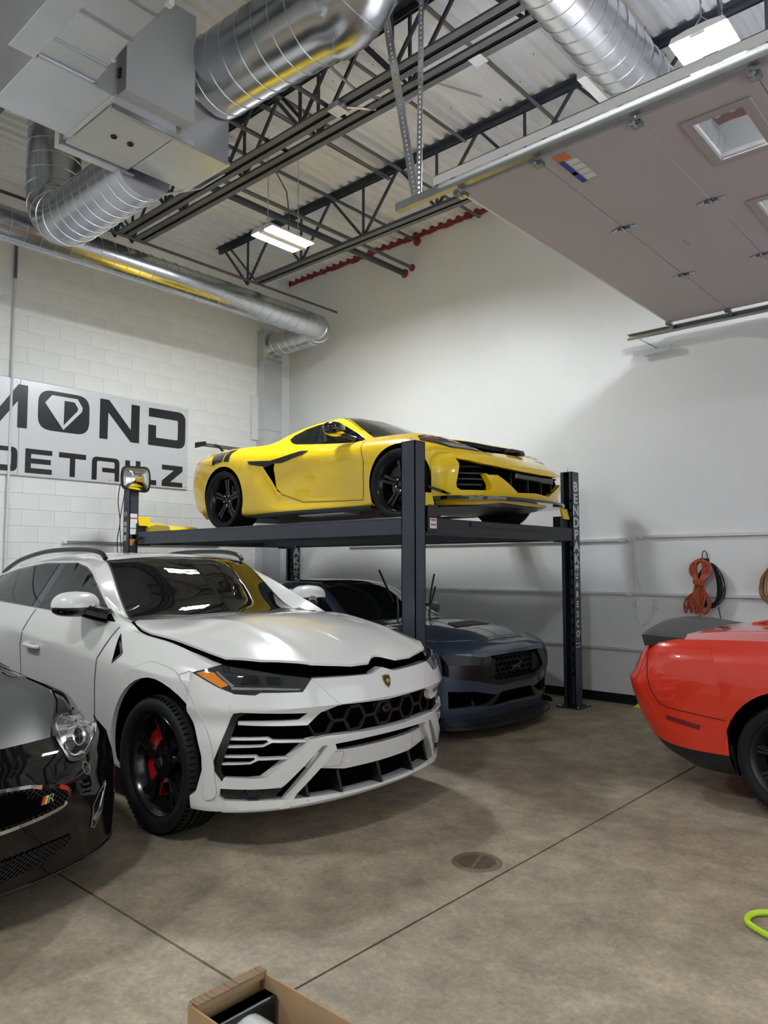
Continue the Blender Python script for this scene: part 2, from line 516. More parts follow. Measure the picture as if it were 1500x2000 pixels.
joist(-3.47, .25, RX1, N2, 'dark steel bar joist of the close pair, the one nearer the drywall')
joist(-3.70, .25, RX1, N2, 'dark steel bar joist of the close pair, the one nearer the ducts')
joist(-5.75, .25, RX1, N2, 'dark steel bar joist above the sheet metal plenum')
joist(-7.8, .25, RX1, N2, 'dark steel bar joist outside the top left of the picture')

# bridging angles between joists, top and bottom
def brace(a, b, label, w_=.038, m='joist_grey'):
    o = MB().bar(a, b, w_, .012).bar((a[0]-w_/2+.004, a[1], a[2]+w_/2), (b[0]-w_/2+.004, b[1], b[2]+w_/2), .008, w_).build('bridging_angle', m)
    return tag(o, label, 'bracing', 'bridging angles between the roof joists')
brace((4.85, -4.30, 5.60), (4.85, -3.5, 5.60), 'dark bridging angle at bottom chord level beside the big round duct', m='joist_blue')
brace((4.03, -4.45, 5.60), (4.03, -3.5, 5.60), 'dark bridging angle at bottom chord level behind the plenum box', m='joist_blue')
brace((4.82, -5.75, 6.22), (4.82, -1.62, 6.22), 'grey bridging angle under the deck crossing above the junction box')
brace((2.80, -5.75, 6.22), (2.80, -.02, 6.22), 'grey bridging angle under the deck ending at a red caulk blob')
brace((5.75, -3.7, 6.22), (5.75, -.02, 6.22), 'grey bridging angle under the deck behind the perforated hanger')
brace((3.9, -3.7, 6.22), (3.9, -.02, 6.22), 'grey bridging angle under the deck beside the thin conduits')
# two pipes that pierce the drywall left of the lamp
def pipe(path, r, m, label, cat='pipe', name='pipe', n=10, cap=None):
    o = MB().tube(path, r, n).build(name, m, smooth=True)
    return tag(o, label, cat)
p1 = pipe([(2.56, -3.6, 5.81), (2.56, 0, 5.81)], .042, 'joist_blue', 'dark pipe running to a red sealed hole in the drywall')
p2 = pipe([(2.70, -3.6, 5.86), (2.70, 0, 5.86)], .024, 'joist_grey', 'thin grey conduit beside the dark pipe entering the drywall', 'conduit', 'conduit')
for (xx, zz, rr, pp) in ((2.56, 5.81, .062, p1), (2.70, 5.86, .05, p2), (2.80, 6.22, .06, None)):
    q = MB()
    q.lathe([(-.05, .0), (-.045, rr*.7), (-.02, rr), (.003, rr*1.1)], 10, 'y', (xx, 0, zz))
    if pp is not None: q.build('caulk_ring', 'red_caulk', pp, smooth=True)
    else: q.build('caulk_blob', 'red_caulk', w, smooth=True)
pipe([(.25, RY1, 5.45), (1.5, -7, 5.44), (1.5, -.36, 5.385)], .018, 'pipe_brown', 'brown gas pipe running beside the long wall duct', n=8)
for i, xx in enumerate((3.62, 3.66)):
    pipe([(xx, -3.68, 6.24), (xx, -1.55, 6.24)], .012, 'joist_grey', ('thin roof conduit of the pair, the left one', 'thin roof conduit of the pair, the right one')[i], 'conduit', 'conduit', 6)
# emt with two junction boxes near the double joist
pipe([(4.9, -4.9, 6.17), (4.92, -4.2, 6.15), (4.98, -3.8, 5.85), (5.12, -3.62, 5.66), (5.35, -3.42, 5.585), (5.65, -3.405, 5.585), (6.55, -3.40, 5.585)], .013, 'zinc', 'bent metal conduit dropping from the deck to a small junction box', 'conduit', 'conduit', 8)
def jbox(c, label, s=.11):
    e = empty('junction_box', c, 0, label, 'junction box')
    MB().box(-s/2, s/2, -s/2, s/2, 0, .055).build('box', 'galv_flat', e, bevel=.004)
    MB().box(-s/2-.004, s/2+.004, -s/2-.004, s/2+.004, -.004, .0).build('cover', 'decal_white', e)
    MB().cyl((s/2, 0, .028), (s/2+.03, 0, .028), .016, 8).build('connector', 'zinc', e)
    MB().cyl((-s/2, 0, .028), (-s/2-.03, 0, .028), .016, 8).build('connector', 'zinc', e)
jbox((6.22, -3.40, 5.56), 'square junction box on the lower chord near the white duct')
jbox((4.98, -3.75, 5.50), 'octagonal junction box under the double joist above the wall lamp', .12)
pipe([(5.0, -3.75, 5.53), (5.25, -3.3, 5.60), (5.4, -2.9, 6.0), (5.42, -2.2, 6.2)], .011, 'zinc', 'thin metal conduit running on from the octagonal junction box', 'conduit', 'conduit', 8)
pipe([(6.34, -3.40, 5.587), (6.6, -3.36, 5.62), (6.9, -3.30, 5.76), (7.2, -3.2, 5.9)], .009, 'joist_grey', 'flexible cable from the junction box up to the white duct', 'cable', 'cable', 6)
pipe([(2.05, -4.3, 5.60), (2.4, -4.0, 5.52), (2.9, -3.75, 5.53), (3.3, -3.72, 5.56)], .012, 'zinc', 'bent metal conduit sagging below the plenum', 'conduit', 'conduit', 8)

# ------------------------------------------------------------------ spiral ducts
def arc3(c, a, b, r, n=8):
    """points turning from direction a into direction b (unit axes) around a corner c with radius r"""
    a = Vector(a); b = Vector(b); c = Vector(c)
    out = []
    o = c - a*r + b*r
    for i in range(n+1):
        t = math.pi/2*i/n
        out.append(o + a*r*math.sin(t) - b*r*math.cos(t))
    return out
def duct(name, path, r, label, m='galv', seam=.19, rib=True, n=36, hw=.007):
    e = empty(name, path[0], 0, label, 'duct')
    o3 = Vector(path[0])
    P = [Vector(p)-o3 for p in path]
    MB().tube(P, r, n).build('pipe_shell', m, e, smooth=50)
    if rib:
        acc = 0.0; nxt = seam*.5
        for i in range(len(P)-1):
            d = P[i+1]-P[i]; L = d.length
            if L < 1e-6: continue
            u = d/L
            while nxt <= acc+L:
                c = P[i] + u*(nxt-acc)
                q = MB().tube([c-u*.004, c-u*.002, c+u*.002, c+u*.004], [r, r+hw, r+hw, r], n, caps=False)
                q.build('spiral_seam', 'seam_bright', e, smooth=True)
                nxt += seam
            acc += L
    return e
# long duct along the block wall, elbow at the drywall, back to the sheet metal riser
wp = [(1.40, -9.5, 5.14), (1.40, -4.0, 5.14), (1.40, -2.0, 5.13), (1.40, -.85, 5.11)] + [tuple(p) for p in arc3((1.40, -.48, 5.11), (0, 1, 0), (-1, 0, 0), .30, 9)] + [(.20, -.48, 5.11)]
duct('spiral_wall_duct', wp, .182, 'long round spiral duct running along the block wall to the corner', 'galv', .165)
# big duct from the plenum toward the top of the picture
bp_ = [(4.47, -4.66, 5.56), (5.0, -4.63, 5.56), (5.70, -4.57, 5.56)] + [tuple(p) for p in arc3((6.05, -4.53, 5.56), (1, 0, 0), (0, 0, 1), .32, 7)] + [(6.05, -4.53, 6.3)]
duct('spiral_supply_duct', bp_, .31, 'big shiny round duct rising from the plenum to the roof', 'galv', .17)
# return loop: out of the plenum, elbow, straight up
up_ = [(3.72, -4.86, 5.0), (3.0, -4.86, 5.0), (2.55, -4.86, 5.0)] + [tuple(p) for p in arc3((1.92, -4.86, 5.0), (-1, 0, 0), (0, 0, 1), .42, 6)] + [(1.92, -4.86, 6.3)]
duct('spiral_return_duct', up_, .262, 'curved round duct turning up in front of the long wall duct', 'galv', .15)
# pale duct above the garage door
duct('spiral_roof_duct', [(7.0, -6.5, 5.68), (7.0, -4.0, 5.68), (7.0, -.5, 5.68)], .24, 'pale round spiral duct running above the open garage door', 'galv_bright', .16)
o = MB().box(6.66, 6.74, -2.6, -1.2, 5.60, 5.66).build('wood_batten', 'decal_white')
tag(o, 'narrow white batten lying beside the pale round duct', 'batten')
# sheet metal riser in the corner
e = empty('sheet_metal_riser', (0.10, -.50, 0), 0, 'square galvanised riser duct standing in the wall corner', 'duct')
MB().box(-.098, .085, -.185, .18, .0, 4.85).build('lower_section', 'galv_flat', e)
MB().box(-.098, .085, -.185, .18, 4.87, 5.34).build('upper_section', 'galv_flat', e)
MB().box(-.098, .095, -.195, .19, 4.845, 4.875).build('drive_cleat', 'galv', e)
for zz in (1.2, 2.45, 3.7): MB().box(-.098, .09, -.19, .185, zz, zz+.012).build('cross_seam', 'galv', e)
MB().lathe([(0, .184), (.0, .21), (.03, .21), (.03, .184)], 32, 'x', (.085, .02, 5.11)).build('collar', 'galv', e, smooth=True)
o = MB().box(0.012, .03, -.80, -.685, 3.55, 4.25).box(.012, .045, -.70, -.685, 3.55, 4.25).build('wall_strip', 'decal_white')
tag(o, 'white metal strip screwed to the block wall beside the riser', 'strip')

# ------------------------------------------------------------------ sheet metal air handler
hv = empty('air_handler', (4.1, -5.3, 4.9), 0, 'grey sheet metal air handler with plenums hanging under the roof', 'air handler')
def hb(name, x0, x1, y0, y1, z0, z1, m='galv_flat', bev=0.003, parent=hv):
    return MB().box(x0-4.1, x1-4.1, y0+5.3, y1+5.3, z0-4.9, z1-4.9).build(name, m, parent, bevel=bev)
hb('cabinet', 3.73, 4.47, -5.58, -5.02, 4.93, 5.95, 'cabinet_grey')
bp = hb('bottom_pan', 3.75, 4.46, -5.57, -5.03, 4.90, 4.93, 'cabinet_grey')
for q in ((4.13, -5.36), (4.13, -5.22)):
    MB().lathe([(0, 0), (-.012, .018), (-.012, .024), (0, .026)], 14, 'z', (q[0]-4.1, q[1]+5.3, .0)).build('grommet', 'black_rubber', bp)
ap = hb('access_panel', 4.47, 4.60, -5.52, -4.94, 5.0, 5.88, 'cabinet_grey')
MB().box(.40, .43, -.235, -.21, .22, .29).build('latch', 'satin_black', ap)
hb('unistrut_rail', 4.44, 4.485, -5.55, -4.86, 4.885, 4.93, 'galv')
hb('unistrut_rail', 3.70, 3.745, -5.60, -4.96, 4.885, 4.93, 'galv')
hb('side_flange', 3.62, 3.70, -5.60, -5.05, 4.90, 5.05, 'decal_white')
hb('far_plenum', 3.80, 4.44, -5.02, -4.50, 4.90, 5.32)
hb('plenum_lip', 3.80, 4.455, -4.53, -4.49, 4.895, 4.925)
hb('near_plenum', 3.86, 4.60, -6.17, -5.61, 4.90, 5.75)
hb('plenum_lip', 3.86, 4.61, -5.62, -5.585, 4.892, 4.92)
hb('intake_box', 4.58, 5.75, -6.33, -6.16, 4.90, 5.55)
d3 = MB().hexa([(p[0]-4.1, p[1]+5.3, p[2]-4.9) for p in
      [(4.60,-6.15,4.92),(5.11,-6.15,5.00),(5.11,-5.76,5.00),(4.60,-5.76,4.92),(4.60,-6.15,5.5),(5.11,-6.15,5.5),(5.11,-5.76,5.5),(4.60,-5.76,5.5)]]).build('transition', 'galv_flat', hv)
hb('supply_trunk', 5.11, 5.95, -6.15, -5.76, 5.0, 5.5)
for xx, zz in ((4.79, 4.945), (5.10, 4.99), (5.42, 4.99), (4.61, 4.905)):
    hb('standing_seam', xx-.012, xx+.012, -6.155, -5.75, zz-.006, zz+.03, 'galv')
hb('trunk_hanger', 5.55, 5.60, -5.79, -5.75, 4.97, 5.6, 'decal_white')
for (xx, yy, zz) in ((4.62, -5.86, 5.02), (5.02, -6.17, 5.0), (4.86, -5.76, 5.02), (4.62, -6.15, 5.02)):
    q = MB().box(xx-4.115, xx-4.085, yy+5.285, yy+5.315, zz-4.96, zz-4.9).cyl((xx-4.1, yy+5.3, zz-4.9), (xx-4.1, yy+5.3, zz-4.84), .006, 6)
    q.build('hanger_clip', 'zinc', hv)
# flue chimney at far left top
for i, (xx, yy) in enumerate(((4.9, -6.45),)):
    o = MB().box(xx-.15, xx+.55, yy-.2, yy-.05, 5.3, 6.2).build('duct_box', 'galv_flat')
    tag(o, 'small sheet metal box at the top left edge of the picture', 'duct')

# ------------------------------------------------------------------ high bay lamps
def lamp(loc, label, grp=None):
    e = empty('high_bay_lamp', loc, 0, label, 'lamp', grp)
    L, Wd = .62, .37
    hous = MB()
    hous.prism([(-Wd/2, 0), (Wd/2, 0), (Wd/2-.02, .035), (.07, .05), (-.07, .05), (-Wd/2+.02, .035)], -L/2, L/2, axis='y')
    hous.build('housing', 'lamp_white', e)
    for s in (-1, 1):
        MB().box(s*.115-.062, s*.115+.062, -L/2+.012, L/2-.012, -.004, -.001).build('lens', 'lamp_lens', e)
    MB().box(-.048, .048, -L/2+.004, L/2-.004, -.016, -.001).build('centre_strip', 'lamp_white', e)
    for s in (-1, 1):
        MB().tube([(-.10, s*.22, .04), (0, s*.22, .16), (.10, s*.22, .04)], .004, 6).build('hanger_wire', 'zinc', e)
        top = RZ - loc[2]
        ch = MB(); z = .16; k = 0
        while z < top:
            if k % 2: ch.box(-.006, .006, s*.22-.002, s*.22+.002, z, z+.034)
            else: ch.box(-.002, .002, s*.22-.006, s*.22+.006, z, z+.034)
            z += .028; k += 1
        ch.build('chain', 'zinc', e)
    MB().tube([(.03, .05, .05), (.03, .06, .3), (.03, .02, .55), (.02, -.12, .72), (0, -.25, .76)], .008, 6).build('power_cable', 'joist_grey', e)
    return e
lamp((3.17, -2.83, 5.2), 'lit twin-lens lamp hanging over the yellow car near the drywall', 'high bay lamps')
lamp((7.88, -3.02, 5.0), 'lit twin-lens lamp hanging above the open garage door', 'high bay lamps')
lamp((3.17, -9.3, 5.2), 'lit twin-lens lamp outside the picture to the left', 'high bay lamps')
lamp((7.88, -9.3, 5.2), 'lit twin-lens lamp outside the picture above the camera', 'high bay lamps')

# ------------------------------------------------------------------ open sectional garage door and its tracks
DZ = 4.12
gd = empty('garage_door', (6.52, -.32, DZ), 0, 'open grey sectional garage door lying flat under the roof', 'garage door')
dy0, dy1 = -4.06, -.32
xs_ = [6.52, 7.115, 7.76, 8.40, 9.04, 9.68, 10.3]
wins = [(3, None)]
for i in range(len(xs_)-1):
    x0, x1 = xs_[i]+.0025, xs_[i+1]-.0025
    if i == 2:   # section with windows: frame around openings
        ops = [(-3.80, -3.28), (-2.55, -2.03), (-1.20, -.68)]
        ox0, ox1 = 7.99, 8.27
        q = MB(); q.box(x0, ox0, dy0, dy1, DZ, DZ+.045); q.box(ox1, x1, dy0, dy1, DZ, DZ+.045)
        ys = [dy0] + [v for o_ in ops for v in o_] + [dy1]
        for k in range(0, len(ys), 2): q.box(ox0, ox1, ys[k], ys[k+1], DZ, DZ+.045)
        sec = MB(); sec.v = [(v[0]-6.52, v[1]+.32, v[2]-DZ) for v in q.v]; sec.f = q.f
        so = sec.build('door_section', 'door_panel', gd)
        for (a, c) in ops:
            wf = MB()
            fr = .055
            for bx_ in ((ox0-fr, ox1+fr, a-fr, a+.006), (ox0-fr, ox1+fr, c-.006, c+fr), (ox0-fr, ox0+.006, a, c), (ox1-.006, ox1+fr, a, c)):
                wf.box(bx_[0]-6.52, bx_[1]-6.52, bx_[2]+.32, bx_[3]+.32, -.012, .0)
            wfo = wf.build('window_frame', 'door_edge', so, bevel=.004)
            MB().box(ox0-6.52, ox1-6.52, a+.32, c+.32, .012, .018).build('window_pane', 'clear_glass', so)
    else:
        so = MB().box(x0-6.52, x1-6.52, dy0+.32, dy1+.32, 0, .045).build('door_section', 'door_panel', gd)
    # hinges on the seam to the next section
    if i < 5:
        for yy in (-2.775, -1.545):
            hx = xs_[i+1]-6.52; hy = yy+.32
            h = MB()
            h.prism(rounded([(hx-.10, hy-.012), (hx, hy-.045), (hx+.10, hy-.012), (hx+.10, hy+.012), (hx, hy+.045), (hx-.10, hy+.012)], .008), -.006, 0)
            h.cyl((hx, hy-.045, -.014), (hx, hy+.045, -.014), .010, 10)
            h.cbox((hx-.03, hy, -.012), (.03, .03, .016)); h.cbox((hx+.03, hy, -.012), (.03, .03, .016))
            ho = h.build('hinge', 'hinge_zinc', gd)
            for t in (-.085, .085): MB().cyl((hx+t, hy, -.012), (hx+t, hy, -.005), .007, 6).build('bolt', 'zinc', ho)
    for yy, s in ((dy0, -1), (dy1, 1)):
        hx = xs_[i]-6.52; hy = yy+.32
        r = MB(); r.box(hx-.03, hx+.03, min(hy, hy-s*.05), max(hy, hy-s*.05), -.03, 0)
        r.cyl((hx, hy-s*.02, -.03), (hx, hy+s*.07, -.03), .006, 8); r.lathe([(-.01, .006), (-.01, .022), (.01, .022), (.01, .006)], 14, 'y', (hx, hy+s*.055, -.03))
        r.build('roller', 'hinge_zinc', gd)
# bottom seal and end caps
MB().box(-.02, 0, dy0+.32, dy1+.32, 0, .045).build('top_edge', 'decal_white', gd)
# maker's warning sticker (printed)
st = MB().box(.70, .80, -3.71, -3.29, -.0035, -.001).build('sticker', 'door_panel', gd)
def stk(x0, x1, y0, y1, m): MB().box(x0-6.52, x1-6.52, y0+.32, y1+.32, -.0055, -.003).build('sticker_print', m, st)
stk(7.205, 7.30, -4.03, -3.95, 'decal_orange'); stk(7.205, 7.24, -3.95, -3.62, 'decal_blue'); stk(7.205, 7.235, -3.78, -3.74, 'yellow_paint')
for k in range(4): stk(7.25, 7.32, -3.93+.075*k, -3.87+.075*k, 'decal_white')
hd = MB(); hd.box(.845, .865, -1.93, -1.85, -.004, 0).box(.848, .862, -1.885, -1.80, -.006, 0); hd.v = [(v[0], v[1], v[2]) for v in hd.v]
hd.build('inside_grip', 'door_edge', gd)

def track(y, x0, x1, z, side, label):
    e = empty('door_track', (x0, y, z), 0, label, 'track')
    L = x1-x0
    pr = [(-.025, -.03), (.025, -.03), (.03, -.02), (.026, -.02), (.022, -.027), (-.021, -.027), (-.021, .027), (.022, .027), (.026, .02), (.03, .02), (.025, .03), (-.025, .03)]
    MB().prism([(p[0]*-side, p[1]) for p in pr], 0, L, axis='x').build('channel', 'track_zinc', e)
    return e
t1 = track(-4.11, 5.98, 10.4, 4.16, -1, 'near galvanised door track running below the roof')
q = MB(); q.box(.38, 4.4, -.055, -.05, .02, .085); q.box(.38, 4.4, -.055, .0, .08, .085); q.build('stiffener_angle', 'decal_white', t1)
t2 = track(-.24, 6.02, 10.4, 4.075, 1, 'far galvanised door track beside the drywall')
q = MB(); q.box(0, .43, .12, .125, -.19, -.13).box(0, .43, .125, .165, -.135, -.13)
q.build('wall_bracket', 'galv', t2)
MB().bar((.12, .02, -.03), (.28, .13, -.15), .035, .005).build('bracket_arm', 'galv', t2)
# perforated angle hangers holding the near track
def perf(a, b, label, w_=.055, turn=0):
    e = empty('perforated_hanger', a, 0, label, 'hanger')
    A = Vector((0, 0, 0)); B = Vector(b)-Vector(a); d = B.normalized()
    n1 = Vector((1, 0, 0)); n1 = (n1 - d*n1.dot(d)).normalized(); n2 = d.cross(n1)
    if turn: n1, n2 = n2, n1
    mm = Matrix((n1, n2, d)).transposed(); L = B.length
    def leg(u, v, nm):
        g_ = MB(); step = .038; k = 0; t = 0.0
        hw, hh = .0065, .009
        # strip with real holes: side rails plus rungs
        def P(s_, tt, th): return mm @ Vector((u*s_ + (0 if u else th), v*s_ + (0 if v else th), tt))
        def slab(s0, s1, t0, t1):
            vs = [P(s, t_, h) for h in (0, .003) for (s, t_) in ((s0, t0), (s1, t0), (s1, t1), (s0, t1))]
            g_.add(vs, [(0,3,2,1),(4,5,6,7),(0,1,5,4),(1,2,6,5),(2,3,7,6),(3,0,4,7)])
        c = w_*.5
        slab(0, c-hw, 0, L); slab(c+hw, w_, 0, L)
        while t < L:
            slab(c-hw, c+hw, t, min(L, t+step-2*hh)); t += step
        g_.build(nm, 'zinc', e, fix=False)
    leg(1, 0, 'flange'); leg(0, 1, 'flange')
    return e
perf((6.13, -4.13, 4.19), (5.73, -4.10, 6.2), 'wide perforated steel angle leaning down to the door track', .07)
perf((6.15, -4.10, 4.19), (6.16, -4.06, 6.2), 'narrow perforated steel angle standing upright on the door track', .05, 1)

# ------------------------------------------------------------------ conduits and sockets on the walls
def cond(y_or_x, a, b, z, label, wall='back', r=.017, couplings=()):
    if wall == 'back':
        e = empty('wall_conduit', (a, -.016, z), 0, label, 'conduit', 'wall conduits')
        MB().box(0, b-a, -.016, .016, -r, r).build('raceway', 'conduit_white', e, bevel=.004)
        for c in couplings: MB().box(c-a-.035, c-a+.035, -.020, .016, -r-.007, r+.007).build('coupling', 'plastic_white', e, bevel=.004)
    return e
cond(0, 1.45, 5.88, 1.835, 'upper white surface conduit left of the loose white cable', couplings=(5.80,))
cond(0, 5.97, RX1-.02, 1.865, 'upper white surface conduit right of the loose white cable', couplings=(6.0,))
cond(0, .4, RX1-.02, 1.23, 'middle white surface conduit passing behind the hanging cords', couplings=(5.86, 3.6))
cond(0, .4, RX1-.02, .607, 'lowest white surface conduit behind the lift posts', couplings=(6.05, 3.6))
e = empty('wall_conduit', (.012, -3.74, 1.85), 0, 'white surface conduit low on the block wall behind the lift', 'conduit', 'wall conduits')
MB().box(-.012, .02, 0, 2.36, -.018, .018).build('raceway', 'galv_flat', e, bevel=.004)
MB().box(-.012, .024, -.04, .01, -.024, .024).build('end_box', 'plastic_white', e, bevel=.004)
e = empty('wall_conduit', (.02, -4.475, 0), 0, 'vertical white conduit running down the block wall behind the sign', 'conduit', 'wall conduits')
MB().cyl((0, 0, 0), (0, 0, 5.1), .018, 10).build('conduit_run', 'conduit_white', e, smooth=True)
MB().cyl((0, 0, 5.1), (0, 0, 5.85), .020, 10).build('upper_run', 'joist_grey', e, smooth=True)
e = empty('wall_socket', (6.17, -.006, 1.122), 0, 'white double wall socket with a white plug in it', 'socket')
MB().box(-.037, .037, -.004, .006, -.058, .058).build('cover_plate', 'plastic_white', e, bevel=.002)
for zz in (.022, -.022):
    so = MB().prism(rounded([(-.017, zz-.016), (.017, zz-.016), (.017, zz+.016), (-.017, zz+.016)], .006), -.008, -.004, axis='y').build('outlet_face', 'lamp_white', e)
    for s in (-.006, .006): MB().box(s-.0015, s+.0015, -.0088, -.007, zz-.001, zz+.009).build('slot', 'matt_black', so)
MB().box(-.013, .013, -.035, -.004, -.040, -.012).build('plug', 'plastic_white', e, bevel=.003)
def cable(pts, r, m, label, name='cable', cat='cable', n=6, sub=6):
    o = MB().tube(crom(pts, sub), r, n).build(name, m, smooth=True)
    return tag(o, label, cat)
cable([(5.90, -.02, 1.86), (5.94, -.03, 1.80), (5.935, -.02, 1.6), (5.96, -.02, 1.3), (5.96, -.03, 1.16), (5.97, -.03, .98), (6.0, -.03, .90), (6.07, -.03, .92), (6.13, -.03, 1.02), (6.17, -.035, 1.085)], .0055, 'plastic_white', 'thin white cable looping from the raceway down to the wall socket')
cable([(5.93, -.02, 1.86), (5.955, -.03, 1.75), (5.95, -.02, 1.55), (6.0, -.02, 1.34), (6.02, -.02, 1.25)], .0045, 'plastic_white', 'second thin white cable hanging loose from the raceway')
o = MB().box(5.935, 5.975, -.03, -.006, 1.09, 1.16).build('switch_box', 'plastic_white', bevel=.003); tag(o, 'small white inline switch on the hanging cable', 'switch')

# ------------------------------------------------------------------ hanks of extension cord on wall hooks
def hook(x, z, label):
    e = empty('wall_hook', (x, 0, z), 0, label, 'hook')
    MB().tube(crom([(-.03, -.006, 0), (-.022, -.02, .07), (0, -.022, .10), (.022, -.02, .07), (.03, -.006, 0)], 5), .005, 6).build('hook_loop', 'satin_black', e, smooth=True)
    MB().box(-.04, .04, -.006, 0, -.03, .02).build('hook_plate', 'satin_black', e)
    MB().tube([(0, -.004, -.02), (0, -.11, -.02), (0, -.13, .02)], .006, 6).build('hook_arm', 'satin_black', e)
    return e
def hank(x, z, m, label, n, halfw, length, lean, y0, r=.006, knot=True, tail=None):
    e = empty('cord_hank', (x, y0, z), 0, label, 'extension cord')
    rnd = random.Random(int(x*100)+n)
    for k in range(n):
        f = k/(n-1)*2-1
        wd = halfw*(.55+.45*abs(f))*rnd.uniform(.8, 1.05)
        le = length*rnd.uniform(.88, 1.02)
        yo = rnd.uniform(-.035, .02)
        kx = rnd.uniform(-.025, .025)
        if knot:
            pts = [(kx*.6, yo, .0+rnd.uniform(-.02, .015)), (.03+rnd.uniform(0, .075), yo, -.05), (.105*rnd.uniform(.25, 1), yo, -.14), (.035+lean*.3+kx, yo-.015, -.22), (lean*.6+wd*.6*(.3+.7*f), yo, -.32), (lean+wd*f+.02, yo, -le*.8), (lean+wd*f*.75, yo-.01, -le), (lean+wd*f*.4-.02, yo, -le*.82), (lean*.5-wd*.3*f, yo, -.32), (-.02+kx, yo-.02, -.22), (-.105*rnd.uniform(.25, 1), yo, -.14), (-.025-rnd.uniform(0, .07), yo, -.05)]
        else:
            pts = [(kx*.5, yo, 0), (wd*.55, yo, -.06), (wd*.95, yo, -le*.45), (wd*rnd.uniform(.8, 1), yo, -le*.75), (wd*.35, yo, -le*.97), (-wd*.35, yo, -le*.97), (-wd*rnd.uniform(.8, 1), yo, -le*.75), (-wd*.9, yo, -le*.4), (-wd*.5, yo, -.06)]
        MB().tube(crom(pts, 4, True), r, 5, closed=True).build('cord_loop', m, e, smooth=True)
    if knot:
        for k in range(4):
            MB().tube(crom([(lean*.3-.045, -.045, -.205-.012*k), (lean*.3, -.062, -.215-.012*k), (lean*.3+.06, -.05, -.23-.012*k), (lean*.3+.02, .03, -.22-.012*k)], 4, True), r, 5, closed=True).build('wrap_turn', m, e, smooth=True)
    if tail:
        MB().tube(crom(tail, 5), r, 5).build('cord_tail', m, e, smooth=True)
        a = Vector(tail[-1])
        MB().cyl(a, a+Vector((0, 0, -.05)), .014, 10).build('plug', 'satin_black', e, smooth=True)
    return e
hook(6.70, 1.60, 'black wall hook holding the orange and black cord hanks')
hank(6.76, 1.57, 'cord_black', 'black extension cord hanging behind the orange hank', 14, .15, .47, 0, -.05, .0055, False, [(.08, -.02, -.45), (.10, -.02, -.6), (.09, -.02, -.72)])
hank(6.68, 1.60, 'cord_orange', 'orange extension cord tied in a hank on the drywall', 30, .15, .55, -.05, -.10, .0075, True, [(.0, -.03, -.45), (-.005, -.03, -.55), (-.01, -.03, -.64)])
hook(7.36, 1.56, 'black wall hook at the right edge of the picture')
hank(7.37, 1.55, 'cord_brown', 'yellow brown extension cord hanging at the right edge of the picture', 14, .14, .42, 0, -.07, .006, False)

# ------------------------------------------------------------------ sign on the block wall
sg = empty('wall_sign', (.012, -1.965, 2.655), 0, 'large white wall sign with black lettering DIAMOND DETAILZ on the block wall', 'sign')
def SW(y, z): return (y+1.965, z-2.655)
for nm, y0, y1 in (('sign_panel', -4.368, -1.965), ('sign_panel', -6.77, -4.372)):
    MB().box(0, .012, y0+1.965, y1+1.965, 0, 1.195).build(nm, 'sign_face', sg, bevel=.002)
def glyph(poly, m='sign_black', h=.0032, r=0, base=.012):
    pts = rounded(poly, r, 6) if r else poly
    pts = [SW(*p) for p in pts]
    MB().prism(pts, base, base+h, axis='x').build('letter', m, sg)
zt, zb_, zm, zl = 3.785, 3.245, 3.0, 2.685
glyph([(-4.395, zt), (-4.278, zt), (-4.278, zb_), (-4.395, zb_), (-4.395, 3.577), (-4.655, 3.21), (-4.915, 3.577), (-4.915, zb_), (-5.032, zb_), (-5.032, zt), (-4.915, zt), (-4.655, 3.395)])
glyph([(-4.148, zt-.012), (-3.478, zt-.012), (-3.478, zb_+.015), (-4.148, zb_+.015)], r=.17)
glyph([(-4.064, 3.61), (-3.977, 3.719), (-3.645, 3.719), (-3.575, 3.615), (-3.581, 3.561), (-3.821, 3.291)], 'sign_face', .0015, 0, .0155)
glyph([(-3.817, 3.671), (-3.685, 3.671), (-3.634, 3.597), (-3.642, 3.561), (-3.82, 3.35)], 'sign_black', .0015, 0, .0172)
glyph([(-3.333, zt), (-3.206, zt), (-2.880, 3.415), (-2.877, zt-.01), (-2.752, zt-.01), (-2.752, zb_), (-2.878, zb_), (-3.214, 3.613), (-3.217, zb_), (-3.333, zb_)])
glyph([(-2.609, zt-.01), (-2.013, zt-.005), (-2.013, zb_), (-2.613, zb_), (-2.613, 3.535), (-2.491, 3.535), (-2.491, 3.362), (-2.138, 3.362), (-2.138, 3.65), (-2.609, 3.65)], r=[0, .13, .13, 0, 0, 0, 0, .03, .03, 0])
glyph([(-5.30, zt), (-5.18, zt), (-5.18, zb_), (-5.30, zb_)])   # earlier letters of the word, outside the frame
glyph([(-5.98, zb_), (-5.75, zt), (-5.62, zt), (-5.39, zb_), (-5.52, zb_), (-5.685, 3.62), (-5.85, zb_)])
glyph([(-6.70, zt-.01), (-6.10, zt-.01), (-6.10, zb_), (-6.70, zb_), (-6.70, 3.535), (-6.58, 3.535), (-6.58, 3.362), (-6.22, 3.362), (-6.22, 3.65), (-6.70, 3.65)], r=[0, .13, .13, 0, 0, 0, 0, .03, .03, 0])
glyph([(-4.70, zm), (-4.380, zm), (-4.380, zl+.015), (-4.70, zl+.015), (-4.70, 2.772), (-4.452, 2.772), (-4.452, 2.944), (-4.70, 2.944)], r=[0, .075, .075, 0, 0, .02, .02, 0])
glyph([(-4.285, zm), (-3.952, zm), (-3.952, 2.937), (-4.215, 2.937), (-4.215, 2.882), (-3.968, 2.882), (-3.968, 2.818), (-4.215, 2.818), (-4.215, 2.76), (-3.952, 2.76), (-3.952, 2.695), (-4.285, 2.695)])
